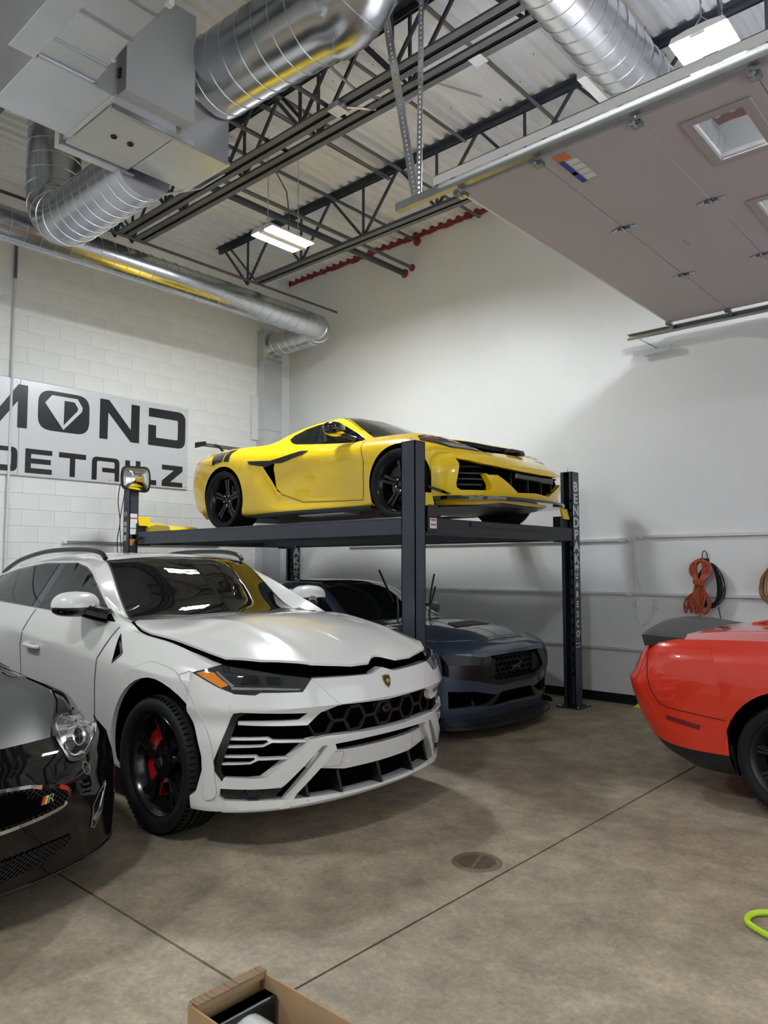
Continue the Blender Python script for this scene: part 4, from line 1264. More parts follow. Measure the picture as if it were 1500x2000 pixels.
cable([(.77, -3.34, 2.56), (.74, -3.35, 2.40), (.66, -3.35, 2.12), (.69, -3.35, 1.85), (.71, -3.34, 1.6)], .005, 'black_rubber', 'second thin black cable against the rear lift post')
# ================================================================== white SUV
def build_suv():
    c = Car('suv', (4.0, -4.75, 0), 0.0, 'white performance SUV with its hood ajar in front of the car lift')
    c.root['category'] = 'car'
    L = [
     [(-2.5, 0, .30), (2.1, 0, .25), (2.3, 0, .30)],
     [(-2.5, .70, .32), (-2, .78, .26), (1.9, .72, .25), (2.1, .48, .26), (2.3, .26, .30)],
     [(-2.5, .80, .38), (-2.1, .93, .32), (1.75, .93, .30), (1.9, .80, .30), (2.1, .52, .30), (2.3, .28, .34)],
     [(-2.5, .88, .60), (-2.0, .985, .52), (-1.5, 1.0, .52), (-.6, .955, .52), (.6, .955, .50), (1.5, 1.0, .52), (1.85, .95, .52), (1.95, .86, .52), (2.1, .58, .5), (2.3, .30, .5)],
     [(-2.5, .90, .95), (-2.0, .985, 1.02), (-1.5, 1.0, 1.05), (-.77, .985, 1.086), (.1, .985, 1.01), (.76, .985, .943), (1.3, .995, .93), (1.6, .995, .92), (1.85, .95, .90), (1.95, .86, .88), (2.1, .58, .82), (2.3, .30, .78)],
     [(-2.5, .84, 1.05), (-2.0, .95, 1.14), (-1.5, .965, 1.17), (-.8, .950, 1.17), (.1, .950, 1.13), (.8, .950, 1.085), (1.1, .945, 1.06), (1.5, .945, 1.02), (1.85, .90, .975), (1.95, .84, .95), (2.1, .58, .88), (2.3, .30, .83)],
     [(-2.5, .80, 1.10), (-2.2, .86, 1.22), (-1.6, .90, 1.285), (-.93, .91, 1.262), (-.13, .91, 1.23), (.5, .912, 1.207), (.92, .905, 1.18), (1.06, .885, 1.135), (1.47, .86, 1.085), (1.84, .81, 1.005), (1.95, .76, .97), (2.1, .58, .90), (2.3, .45, .85)],
     [(-2.5, .70, 1.12), (-2.25, .64, 1.27), (-1.9, .68, 1.38), (-1.56, .70, 1.465), (-1.1, .715, 1.54), (-.56, .715, 1.583), (-.04, .705, 1.586), (.14, .71, 1.55), (.41, .78, 1.435), (.65, .84, 1.315), (.93, .885, 1.19), (1.1, .80, 1.12), (1.5, .75, 1.07), (1.85, .70, .985), (2.1, .50, .92), (2.3, .38, .86)],
     [(-2.5, .55, 1.13), (-2.25, .52, 1.30), (-1.9, .56, 1.42), (-1.6, .58, 1.50), (-1.16, .60, 1.585), (-.5, .61, 1.63), (-.10, .615, 1.622), (.17, .62, 1.588), (.77, .742, 1.185), (.86, .735, 1.172), (1.05, .66, 1.135), (1.5, .60, 1.09), (1.9, .53, 1.0), (2.1, .40, .92), (2.3, .30, .87)],
     [(-2.5, .30, 1.14), (-2.25, .30, 1.31), (-1.9, .31, 1.44), (-1.6, .32, 1.525), (-1.1, .33, 1.615), (-.5, .33, 1.655), (-.1, .33, 1.645), (.21, .33, 1.612), (.92, .38, 1.192), (1.02, .36, 1.170), (1.5, .31, 1.12), (1.9, .28, 1.03), (2.1, .22, .95), (2.3, .16, .875)],
     [(-2.5, 0, 1.14), (-2.25, 0, 1.31), (-1.9, 0, 1.45), (-1.6, 0, 1.53), (-1.1, 0, 1.62), (-.5, 0, 1.66), (-.1, 0, 1.652), (.23, 0, 1.618), (.98, 0, 1.196), (1.08, 0, 1.170), (1.5, 0, 1.12), (1.9, 0, 1.04), (2.1, 0, .96), (2.3, 0, .88)],
    ]
    body = Body(L, -2.5, 2.3, .025, 6, crease=(1, 4, 6, 7, 8))
    shell0 = body.mb.mesh('shell')
    cuts = []
    for xx in (1.5, -1.5):
        for s_ in (-1, 1):
            cuts.append(MB().tube([(xx, s_*.62, .40), (xx, s_*1.2, .40)], .500, 56))
    shell = cut_mesh(shell0, cuts)
    smooth_me(shell, 30)
    if len(shell.materials) == 0: shell.materials.append(MATS['paint_white'])
    shell.materials[0] = MATS['paint_white']
    bo = c.part('body_shell', shell, None)
    outer = fascia_mesh([(.222, 2.365, 1.83, .972, 2.2), (.245, 2.40, 1.84, .985, 2.2), (.30, 2.395, 1.85, .985, 2.2), (.45, 2.43, 1.86, .985, 2.2), (.60, 2.455, 1.86, .985, 2.2), (.70, 2.425, 1.855, .970, 2.2), (.775, 2.465, 1.85, .986, 2.2), (.86, 2.435, 1.83, .975, 2.2), (.95, 2.40, 1.80, .955, 2.2), (1.03, 2.33, 1.74, .92, 2.1)])
    inner = fascia_mesh([(.24, 2.31, 1.83, .925, 2.2), (.60, 2.38, 1.84, .935, 2.2), (.85, 2.38, 1.83, .925, 2.2), (.95, 2.31, 1.80, .90, 2.2)])
    om = outer.mesh('o'); c.ob = bvh_of([om]); c.bvh = bvh_of([shell0]); c.all = bvh_of([shell0, om])
    c.part('bumper_core', inner.mesh('bumper_core', 40), 'void_black')

    P = 'paint_white'
    # ---- front bumper skin pieces standing proud of the dark core
    up = c.patch('nose_panel', sym([(0, .939), (-.10, .909), (-.505, .920), (-.577, .855), (-.776, .862), (-.80, .850), (-.875, .857), (-.905, .87), (-.905, .752), (-.867, .764), (-.485, .737), (-.377, .771), (0, .757)]), 'F', P, .001, .06, .03, both=False, bvh=c.ob, vlines=(.775,))
    c.gap('crease_line', [(-.37, .772), (-.50, .915)], 'F', P, .012, .004, bvh=c.ob, parent=up)
    corner = [(1.815, -.963, .962), (1.88, -.945, .942), (2.04, -.92, .888), (2.12, -.885, .862), (2.13, -.885, .75), (2.134, -.898, .744), (2.035, -.951, .477), (2.089, -.918, .398), (2.078, -.922, .364), (2.054, -.934, .332), (2.09, -.908, .297), (2.09, -.90, .240), (1.885, -.975, .232), (1.88, -.98, .30), (1.925, -.97, .33), (1.965, -.96, .45), (1.96, -.965, .58), (1.93, -.97, .72), (1.87, -.97, .84), (1.80, -.97, .90)]
    c.patch('bumper_corner', D3(corner), 'D', P, .001, .05, .03, bvh=c.ob)
    c.patch('intake_blade', D3([(2.172, -.867, .764), (2.134, -.898, .744), (2.035, -.951, .477), (2.089, -.918, .398), (2.105, -.908, .405), (2.085, -.926, .476), (2.16, -.877, .734), (2.191, -.85, .759)]), 'D', 'gloss_black', .004, .06, .03, bvh=c.ob)
    c.patch('lower_frame', sym([(0, .597), (-.163, .599), (-.448, .607), (-.542, .600), (-.75, .417), (-.80, .415), (-.914, .423), (-.926, .364), (-.80, .357), (-.676, .355), (-.654, .371), (-.477, .557), (-.158, .561), (0, .561)]), 'F', P, .006, .06, .025, both=False, bvh=c.ob)
    c.patch('lip', sym([(0, .262), (-.28, .267), (-.585, .281), (-.70, .289), (-.905, .299), (-.905, .236), (-.6, .226), (0, .224)]), 'F', P, .004, .09, .03, both=False, bvh=c.ob)
    c.patch('bumper_strut', [(-.40, .562), (-.385, .529), (-.59, .309), (-.628, .243), (-.672, .243), (-.645, .28), (-.468, .512), (-.44, .562)], 'F', P, .008, .05, .03, bvh=c.ob)
    pb = c.patch('plate_band', sym([(0, .500), (-.29, .503), (-.39, .514), (-.49, .514), (-.535, .435), (-.285, .389), (0, .385)]), 'F', P, -.028, .04, .03, both=False, bvh=c.ob)
    c.gap('tow_cover_seam', rounded([(-.42, .50), (-.305, .495), (-.32, .41), (-.44, .42)], .02), 'F', 'door_edge', .003, -.026, parent=pb, closed=True, bvh=c.ob)
    for s_ in (-1, 1):
        l, n = hit(c.ob, 'F', s_*.265, .435)
        MB().lathe([(-.034, 0), (-.027, .0), (-.027, .008), (-.026, .008), (-.026, .013), (-.034, .014)], 16, 'x', tuple(l)).build('parking_sensor', 'plastic_white', pb, smooth=True)
    sl = [[(2.159, -.878, .714), (2.348, -.616, .705), (2.372, -.561, .743), (2.397, -.485, .740), (2.369, -.565, .674), (2.159, -.878, .695)],
          [(2.13, -.902, .630), (2.267, -.76, .628), (2.282, -.74, .614), (2.364, -.574, .601), (2.364, -.57, .586), (2.279, -.741, .600), (2.254, -.775, .580), (2.114, -.912, .577), (2.114, -.912, .589), (2.250, -.782, .589), (2.27, -.756, .606), (2.264, -.765, .616), (2.13, -.902, .618)],
          [(2.10, -.919, .536), (2.225, -.806, .536), (2.236, -.792, .523), (2.315, -.66, .518), (2.315, -.659, .505), (2.233, -.793, .509), (2.205, -.825, .491), (2.088, -.925, .486), (2.088, -.925, .497), (2.202, -.829, .499), (2.222, -.807, .515), (2.22, -.812, .525), (2.10, -.919, .525)]]
    for q in sl: c.patch('intake_slat', D3(q), 'D', P, -.004, .03, .03, bvh=c.ob)
    # intake backing mesh (fine vertical ribs)
    ib = bvh_of([inner.mesh('i')])
    for s_ in (0, 1):
        rb = MB()
        for k in range(26):
            y = -.60-.011*k
            z0, z1 = .415 + max(0, (-.60-y-.0)*-.0), .75
            zb = .42 if y < -.75 else .42+(y+.75)*.9
            l, n = hit(ib, 'F', y, .6)
            rb.cbox((l.x+.004, (y if s_ == 0 else -y), (zb+z1)/2), (.006, .004, z1-zb))
        rb.build('radiator_fins', 'void_black', c.root)['kind'] = 'stuff'
    # honeycomb grille
    hexes = []
    gx = MB()
    for i in range(-7, 8):
        for j in range(-1, 2):
            cy = i*.115; cz = .675 + j*.13 + (.065 if i % 2 else 0)
            if abs(cy) > .50: continue
            pts = [(cy+.072*math.cos(math.pi/3*k), cz+.070*math.sin(math.pi/3*k)) for k in range(6)]
            for k in range(6):
                a, b = pts[k], pts[(k+1) % 6]
                if max(a[1], b[1]) > .775 or min(a[1], b[1]) < .585: continue
                A = hit(ib, 'F', *a)[0] + Vector((.03, 0, 0)); B = hit(ib, 'F', *b)[0] + Vector((.03, 0, 0))
                gx.bar(A, B, .007, .016, up=(1, 0, 0))
    gx.build('honeycomb_grille', 'matt_black', c.root)
    MB().lathe([(-.0, 0), (.035, .0), (.04, .022), (.03, .03), (.0, .035)], 20, 'x', (2.39, .02, .70)).build('front_camera', 'gloss_black', c.root, smooth=True)
    MB().box(2.36, 2.40, -.06, .10, .655, .745).build('radar_cover', 'gloss_black', c.root, bevel=.01)
    for y in (-.31, .0, .31, -.52, .52):
        l, n = hit(ib, 'F', y, .33)
        q = MB().prism([(l.x-.02, .40), (l.x+.035, .385), (l.x+.075, .262), (l.x-.02, .262)], y-.008, y+.008, axis='y')
        q.build('splitter_fin', 'satin_black', c.root, bevel=.003)
    # lower corner insert with hexagonal fog trim
    fi = c.patch('fog_insert', D3([(2.054, -.934, .332), (2.087, -.916, .365), (2.28, -.676, .355), (2.327, -.595, .41), (2.257, -.702, .288), (2.09, -.905, .299)]), 'D', 'satin_black', -.03, .01, .03, bvh=c.ob)
    for k, f in enumerate(fi):
        l, n = hit(c.ob, 'F', -.80, .325)
        s_ = -1 if k == 0 else 1
        m3 = Matrix.Rotation(R(-42 if k == 0 else 42), 3, 'Z')
        q = MB()
        for (r0, r1, t0, t1) in ((.042, .030, .0, .012), (.026, .0, .0, .006)):
            q.lathe([(t0-.02, r0), (t1-.02, r0), (t1-.02, r1), (t0-.02, r1)], 6, 'x')
        q.v = [tuple(m3 @ Vector((v[0], v[1]*1.25, v[2]*.8)) + Vector((l.x, s_*.80, l.z))) for v in q.v]
        q.build('fog_hexagon', 'satin_black', f)
    # headlights
    hl = c.patch('headlight', D3([(1.836, -.951, .956), (1.973, -.889, .994), (2.001, -.871, 1.0), (2.183, -.75, .970), (2.338, -.511, .922), (2.342, -.577, .853), (2.225, -.776, .862), (2.209, -.802, .848), (2.13, -.875, .856), (2.039, -.921, .885)]), 'D', 'lens_dark', -.001, .03, .03, bvh=c.ob)
    for k, h_ in enumerate(hl):
        mi = k == 1
        for (nm, pts, m_, of) in (('turn_signal', [(1.877, -.948, .954), (1.911, -.934, .966), (1.986, -.91, .963), (2.088, -.886, .901), (2.055, -.911, .888)], 'lamp_amber', .002),
                              ('light_guide', [(2.10, -.88, .893), (2.24, -.73, .887), (2.325, -.575, .873), (2.322, -.585, .865), (2.235, -.745, .876), (2.11, -.88, .880)], 'lens_grey', .002),
                              ('light_guide', [(1.995, -.905, .967), (2.005, -.90, .970), (2.12, -.87, .898), (2.105, -.88, .893)], 'lens_grey', .002),
                              ('projector', [(2.15, -.835, .953), (2.20, -.79, .950), (2.215, -.765, .905), (2.14, -.85, .905)], 'gloss_black', .003),
                              ('projector', [(2.225, -.745, .945), (2.265, -.68, .938), (2.27, -.67, .90), (2.235, -.735, .903)], 'gloss_black', .003)):
            c.part(nm, patch_mesh(D3(pts), 'D', c.ob, of, .004, .03, mirror=mi), m_, h_)
    # badge: black shield with gold rim and charging bull shape
    sh = [(0, .897), (.030, .893), (.034, .868), (.022, .838), (0, .820), (-.022, .838), (-.034, .868), (-.030, .893)]
    bg = c.part('badge', patch_mesh([(p[0]+.008, p[1]) for p in sh], 'F', c.ob, .006, .006, .02), 'gold')
    c.part('badge_field', patch_mesh([(p[0]*.82+.008, (p[1]-.862)*.85+.862) for p in sh], 'F', c.ob, .0085, .003, .02), 'gloss_black', bg)
    bull = [(-.016, .858), (-.012, .866), (-.002, .872), (.010, .871), (.016, .866), (.018, .858), (.013, .855), (.014, .845), (.010, .846), (.008, .853), (-.002, .853), (-.006, .846), (-.010, .847), (-.009, .854)]
    c.part('badge_bull', patch_mesh([(p[0]+.008, p[1]) for p in bull], 'F', c.ob, .0105, .003, .02), 'gold', bg)
    # ---- hood, standing ajar, over the dark engine bay edge
    hood = [(1.035, 0), (1.005, -.36), (.875, -.735), (.93, -.80), (1.2, -.828), (1.6, -.822), (1.82, -.81), (1.94, -.80), (2.13, -.695), (2.325, -.50), (2.40, -.26), (2.405, -.12), (2.355, -.04), (2.345, 0)]
    hg = []
    cx_ = [.84, 1.03, 1.5, 1.9, 2.1, 2.25, 2.46]; cz_ = [1.19, 1.198, 1.225, 1.170, 1.110, 1.052, .955]
    ex_ = [.84, .95, 1.06, 1.47, 1.84, 1.95, 2.1, 2.25, 2.46]; ez_ = [1.190, 1.168, 1.145, 1.105, 1.04, 1.018, .985, .957, .925]
    for x in np.linspace(.84, 2.46, 66):
        zc = float(pchip(cx_, cz_, [x])[0]); ze = float(pchip(ex_, ez_, [x])[0])
        row = []
        for k in range(-32, 33):
            y = k/32*.88; t = abs(y)/.83
            f = min(1, max(0, (x-.95)/.4))*min(1, max(0, (2.46-x)/.3))
            ridge = .012*f*math.exp(-((abs(y)-.50)/.06)**2)
            row.append((x, y, ze+(zc-ze)*(1-t**2.7)+ridge))
        hg.append(row)
    hm = MB().grid(hg).mesh('h'); c.hood_bvh = bvh_of([hm])
    ho = c.patch('hood', symT(hood), 'T', P, 0, .014, .035, both=False, bvh=c.hood_bvh)
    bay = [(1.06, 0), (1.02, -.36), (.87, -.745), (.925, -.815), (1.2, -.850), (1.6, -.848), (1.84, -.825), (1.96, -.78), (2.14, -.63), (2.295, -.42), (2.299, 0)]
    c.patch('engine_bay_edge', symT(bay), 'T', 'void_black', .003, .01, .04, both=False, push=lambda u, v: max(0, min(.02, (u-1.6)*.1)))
    # black filler between nose and hood
    q = MB(); n = 30; r1 = []; r2 = []
    for k in range(n+1):
        y = -.62 + 1.24*k/n
        l, nn = hit(c.ob, 'F', y, .90)
        r1.append((l.x-.02, y, .895)); r2.append((l.x-.14, y, .955))
    q.grid([r1, r2]); q.build('latch_panel', 'void_black', c.root)
    # ---- glass
    gl = 'tint_glass'
    ws = [(.25, 0), (.235, -.33), (.205, -.608), (.75, -.722), (.90, -.37), (.955, 0)]
    c.patch('cowl_trim', symT([(.93, 0), (.88, -.37), (.73, -.715), (.78, -.775), (.87, -.775), (1.01, -.37), (1.05, 0)]), 'T', 'satin_black', .0015, .006, .04, both=False)
    wso = c.patch('windscreen', symT(ws), 'T', gl, .002, .01, .04, both=False)
    c.gap('windscreen_seal', symT([(.243, 0), (.228, -.33), (.196, -.614), (.762, -.73), (.91, -.38), (.965, 0)]), 'T', 'satin_black', .012, .004, both=False, parent=wso, closed=True)
    fw = [(-.25, 1.241), (.84, 1.198), (.64, 1.288), (.41, 1.402), (.20, 1.492), (.10, 1.528), (-.05, 1.556), (-.22, 1.560)]
    rw = [(-.37, 1.246), (-.33, 1.560), (-.56, 1.556), (-1.05, 1.512), (-1.32, 1.470), (-1.40, 1.278), (-.93, 1.270)]
    qw = [(-1.46, 1.281), (-1.38, 1.468), (-1.56, 1.448), (-1.85, 1.375), (-1.98, 1.325), (-1.85, 1.295)]
    c.patch('window_surround', [(-2.04, 1.325), (-1.87, 1.283), (-1.4, 1.266), (-.93, 1.257), (-.13, 1.226), (.89, 1.184), (.66, 1.292), (.42, 1.412), (.20, 1.506), (.10, 1.542), (-.05, 1.570), (-.56, 1.570), (-1.05, 1.527), (-1.56, 1.452), (-1.87, 1.378)], 'R', 'gloss_black', .002, .01, .05)
    for nm, w_ in (('front_window', fw), ('rear_window', rw), ('quarter_window', qw)): c.patch(nm, w_, 'R', gl, .005, .008, .05)
    c.patch('tailgate_glass', symT([(-2.22, 0), (-2.2, -.45), (-1.72, -.52), (-1.66, 0)]), 'T', gl, .003, .01, .05, both=False)
    # ---- side panels
    dr = c.patch('front_door', [(.955, 1.172), (.80, .95), (.765, .80), (.75, .52), (.72, .345), (-.22, .345), (-.37, .60), (-.385, .95), (-.27, 1.218), (-.13, 1.215), (.5, 1.19)], 'R', P, .0018, .01, .035)
    c.gap('door_gap', [(.975, 1.178), (.81, .95), (.775, .80), (.76, .52), (.73, .335), (-.23, .335), (-.38, .60), (-.395, .95), (-.28, 1.222)], 'R', 'matt_black', .006, .0026, parent=dr[0], parents=dr[1])
    rd = c.patch('rear_door', [(-.295, 1.222), (-.41, .95), (-.395, .60), (-.26, .345), (-.95, .345), (-1.15, .70), (-1.20, 1.0), (-1.25, 1.245), (-.93, 1.243)], 'R', P, .0018, .01, .035)
    for d_, hx in ((dr, -.156), (rd, -1.0)):
        for k, o in enumerate(d_):
            s_ = -1 if k == 0 else 1
            q = MB().tube(crom([(hx-.10, s_*.985, .975), (hx-.085, s_*1.012, .972), (hx, s_*1.02, .968), (hx+.085, s_*1.012, .962), (hx+.10, s_*.985, .96)], 4), .016, 10)
            q.build('door_handle', P, o, smooth=True)
            c.part('handle_shade', patch_mesh(rounded([(hx-.06, .925), (hx+.05, .92), (hx+.055, .985), (hx-.055, .99)], .025), 'R', c.bvh, .0025, .002, .03, mirror=(k == 1)), 'cabinet_grey', o)  # flush grey patch, paints the shade of the hollow behind the handle
    vt = c.patch('fender_vent', [(.996, 1.115), (1.105, 1.01), (1.10, .995), (1.014, .937)], 'R', 'gloss_black', .004, .01, .03)
    for k, o in enumerate(vt): c.part('vent_mesh', patch_mesh([(1.008, 1.08), (1.085, 1.003), (1.02, .955)], 'R', c.bvh, .0055, .003, .03, mirror=(k == 1)), 'void_black', o)
    c.gap('fender_seam', [(1.80, .958), (1.70, .92), (1.64, .88)], 'R', 'door_edge', .004, .003)
    c.patch('rocker_panel', [(.98, .26), (1.0, .36), (-.98, .36), (-.95, .28)], 'R', P, .012, .02, .04)
    for xx in (1.5, -1.5):
        ring = []
        a0, a1 = (-10, 196) if xx > 0 else (-16, 190)
        for k in range(25):
            a = R(a0+(a1-a0)*k/24); ring.append((xx+.497*math.cos(a), .40+.497*math.sin(a)))
        out = []
        for deg in ((a1, 170, 140, 118, 95, 70, 45, 20, a0)):
            rr = .575 if abs(math.sin(R(deg))) < .9 else .590
            out.append((xx+rr*math.cos(R(deg)), .40+rr*math.sin(R(deg))))
        ring += rounded(out, .06, 3)
        ring = [(p[0], max(.29, p[1])) for p in ring]
        fl_ = c.patch('wheel_arch_flare', ring, 'R', P, .010, .03, .03, bvh=c.all)
        c.gap('flare_gap', ring[25:], 'R', 'door_edge', .004, .009, bvh=c.all, parent=fl_[0], parents=fl_[1])
    # mirrors
    for s_ in (-1, 1):
        sg_ = MB().tube(crom([(.80, s_*.90, 1.215), (.74, s_*.96, 1.235), (.66, s_*1.02, 1.262)], 4), [.05]*9, 10).build('mirror_arm', 'gloss_black', c.root, smooth=True)
        rot = Matrix.Rotation(R(s_*-20), 3, 'Z')
        blob('mirror_cap', (.60, s_*1.035, 1.275), (.135, .150, .105), P, sg_, 2.5, (0.02, 1), rot=rot)
        blob('mirror_base', (.60, s_*1.035, 1.274), (.133, .150, .065), 'gloss_black', sg_, 2.5, (-1, -.02), rot=rot)
        blob('mirror_glass', (.475, s_*1.035, 1.285), (.012, .12, .065), 'mirror', sg_, 3, rot=rot)
    # roof rails
    for s_ in (-1, 1):
        pts = [(-1.75, s_*.59, 1.49), (-1.55, s_*.60, 1.552), (-1.26, s_*.615, 1.612), (-.75, s_*.625, 1.668), (-.14, s_*.625, 1.672), (.12, s_*.625, 1.645), (.20, s_*.625, 1.60)]
        MB().tube(crom(pts, 5), .019, 8).build('roof_rail', 'satin_black', c.root, smooth=True)
    # rear end
    c.part('rear_bumper', fascia_mesh([(.30, -2.52, -1.98, .97, 2.6), (.55, -2.60, -1.98, .99, 2.6), (.80, -2.58, -1.99, .985, 2.6), (1.02, -2.55, -2.0, .965, 2.6), (1.12, -2.50, -2.05, .90, 2.5)]).mesh('rear_bumper', 40), P)
    rb2 = bvh_of([fascia_mesh([(.30, -2.52, -1.98, .97, 2.6), (.55, -2.60, -1.98, .99, 2.6), (.80, -2.58, -1.99, .985, 2.6), (1.02, -2.55, -2.0, .965, 2.6), (1.12, -2.50, -2.05, .90, 2.5)]).mesh('x')])
    c.patch('tail_light', sym([(0, 1.0), (-.80, 1.0), (-.88, .92), (-.6, .90), (-.5, .93), (0, .93)]), 'B', 'marker_red', .004, .01, .04, both=False, bvh=rb2)
    # wheels
    yf = lambda r: .055*max(0, 1-r/.285)**.7
    sp = [([(.04, -.03), (.05, .0), (.14, .018), (.288, .090), (.288, .055), (.16, -.012)], yf, .028), ([(.04, .03), (.16, .012), (.288, -.022), (.288, -.052), (.14, -.018), (.05, .0)], yf, .028)]
    wf = make_wheel(.395, .285, .288, sp, caliper=('caliper_red', 100, 250), disc=.215)
    place_wheels(c, wf, 1.5, -1.5, .845, .85, .395, .395)
    return c
suv = build_suv()
# ================================================================== yellow sports car on the lift
def build_vette():
    c = Car('sports_car', (3.55, -1.92, 1.965), 0.0, 'yellow mid-engine sports car parked on top of the lift')
    L = [
     [(-2.2, 0, .16), (2.25, 0, .15)],
     [(-2.2, .60, .18), (-1.9, .78, .15), (1.7, .74, .14), (1.9, .60, .14), (2.25, .30, .17)],
     [(-2.2, .70, .30), (-2.0, .86, .26), (-1.36, .965, .20), (-.8, .955, .155), (.8, .915, .155), (1.36, .94, .20), (1.68, .90, .20), (1.85, .68, .20), (2.25, .32, .22)],
     [(-2.2, .78, .40), (-2.0, .91, .38), (-1.36, 1.0, .34), (-.75, .985, .31), (-.3, .925, .28), (.4, .905, .28), (.87, .925, .28), (1.36, .96, .32), (1.68, .92, .30), (1.85, .72, .30), (2.25, .34, .3)],
     [(-2.2, .80, .60), (-2.0, .935, .60), (-1.36, 1.012, .58), (-.8, .99, .57), (-.4, .905, .55), (0, .893, .55), (.5, .91, .55), (.9, .94, .54), (1.36, .966, .55), (1.68, .93, .52), (1.85, .74, .48), (2.25, .34, .40)],
     [(-2.2, .76, .82), (-2.0, .90, .83), (-1.7, .965, .845), (-1.36, .985, .85), (-.9, .965, .81), (-.3, .905, .765), (.3, .89, .745), (.87, .92, .745), (1.36, .93, .745), (1.7, .89, .675), (1.88, .80, .61), (2.0, .70, .565), (2.25, .34, .44)],
     [(-2.2, .68, .90), (-2.0, .79, .925), (-1.7, .84, .955), (-1.36, .845, .965), (-.9, .825, .955), (-.4, .79, .925), (.1, .785, .885), (.57, .79, .845), (.75, .785, .853), (1.0, .765, .858), (1.36, .75, .848), (1.7, .71, .775), (2.0, .58, .64), (2.25, .36, .50)],
     [(-2.2, .5, .90), (-1.9, .58, .935), (-1.5, .60, .955), (-1.03, .64, .968), (-.5, .655, 1.075), (-.15, .655, 1.125), (.10, .65, 1.142), (.35, .668, 1.09), (.57, .715, .985), (.76, .748, .872), (1.0, .66, .835), (1.36, .61, .80), (1.7, .57, .735), (2.0, .46, .63), (2.25, .30, .51)],
     [(-2.2, .40, .90), (-1.9, .46, .935), (-1.5, .5, .955), (-1.03, .54, 1.0), (-.5, .55, 1.12), (-.1, .55, 1.175), (.15, .55, 1.182), (.30, .565, 1.155), (.62, .64, .98), (.83, .69, .868), (1.0, .60, .84), (1.36, .51, .795), (1.7, .47, .725), (2.0, .38, .63), (2.25, .24, .52)],
     [(-2.2, .22, .90), (-1.9, .25, .935), (-1.5, .28, .97), (-1.0, .3, 1.07), (-.5, .3, 1.185), (-.1, .3, 1.222), (.2, .3, 1.210), (.45, .32, 1.12), (.88, .36, .905), (.97, .35, .868), (1.36, .3, .795), (1.7, .26, .72), (2.0, .21, .63), (2.25, .14, .525)],
     [(-2.2, 0, .90), (-1.9, 0, .94), (-1.5, 0, .985), (-1.0, 0, 1.09), (-.5, 0, 1.20), (-.1, 0, 1.235), (.22, 0, 1.220), (.48, 0, 1.125), (.92, 0, .91), (1.01, 0, .872), (1.36, 0, .80), (1.7, 0, .725), (2.0, 0, .635), (2.25, 0, .53)],
    ]
    body = Body(L, -2.2, 2.14, .025, 6, crease=(1, 6, 7, 8))
    shell0 = body.mb.mesh('shell')
    cuts = []
    for xx, rr in ((1.35, .375), (-1.33, .385)):
        for s_ in (-1, 1): cuts.append(MB().tube([(xx, s_*.62, .355), (xx, s_*1.2, .355)], rr, 56))
    shell = cut_mesh(shell0, cuts); smooth_me(shell, 30)
    shell.materials.clear() if False else None
    if len(shell.materials) == 0: shell.materials.append(MATS['paint_yellow'])
    shell.materials[0] = MATS['paint_yellow']
    c.part('body_shell', shell, None)
    rows = [(.20, 2.235, 1.74, .935, 2.2), (.30, 2.27, 1.74, .95, 2.2), (.42, 2.32, 1.74, .94, 2.15), (.48, 2.325, 1.73, .93, 2.1), (.56, 2.22, 1.70, .91, 2.05), (.63, 2.08, 1.64, .89, 2.0)]
    om = fascia_mesh(rows).mesh('o')
    c.ob = bvh_of([om]); c.bvh = bvh_of([shell0]); c.all = bvh_of([shell0, om])
    c.inner = fascia_mesh([(.20, 2.18, 1.72, .895, 2.2), (.42, 2.255, 1.72, .90, 2.15), (.56, 2.16, 1.68, .87, 2.05)])
    c.part('bumper_core', c.inner.mesh('bumper_core', 40), 'void_black')
    P = 'paint_yellow'
    # ---- nose skin
    c.patch('nose_band', sym([(0, .628), (-.35, .628), (-.55, .628), (-.72, .626), (-.835, .60), (-.835, .545), (-.754, .519), (-.675, .486), (-.492, .458), (-.297, .440), (0, .432)]), 'F', P, .001, .05, .03, both=False, bvh=c.ob)
    c.patch('bumper_corner', D3([(1.64, -.915, .625), (1.80, -.86, .62), (1.935, -.835, .560), (1.935, -.835, .542), (1.977, -.84, .50), (1.991, -.851, .466), (1.973, -.875, .30), (1.977, -.866, .273), (1.998, -.841, .252), (2.146, -.625, .252), (2.16, -.592, .245), (2.10, -.70, .205), (1.74, -.935, .205), (1.745, -.94, .40), (1.71, -.93, .52)]), 'D', P, .001, .05, .03, bvh=c.ob)
    c.patch('brake_duct_panel', [(-.684, .403), (-.655, .390), (-.57, .392), (-.44, .33), (-.25, .236), (-.25, .207), (-.66, .207), (-.645, .252), (-.60, .262), (-.607, .30)], 'F', P, .001, .06, .03, bvh=c.ob)
    c.patch('lower_strip', sym([(0, .262), (-.27, .250), (-.25, .207), (0, .207)]), 'F', P, .001, .05, .03, both=False, bvh=c.ob)
    ib = bvh_of([c.inner.mesh('i')])
    for k in range(4):                       # horizontal louvres in the side intakes
        z = .30+.05*k
        c.patch('intake_louvre', [(-.865+.03*(k > 2), z), (-.66, z), (-.66, z+.012), (-.865+.03*(k > 2), z+.012)], 'F', 'satin_black', .03, .03, .05, bvh=ib)
    for y in (-.36, -.12, .12, .36):
        l, n = hit(ib, 'F', y, .33)
        MB().box(l.x, l.x+.03, y-.006, y+.006, .25, .43).build('grille_bar', 'satin_black', c.root)
    MB().box(2.22, 2.262, -.34, .34, .372, .43).build('grille_beam', 'gloss_black', c.root, bevel=.01)
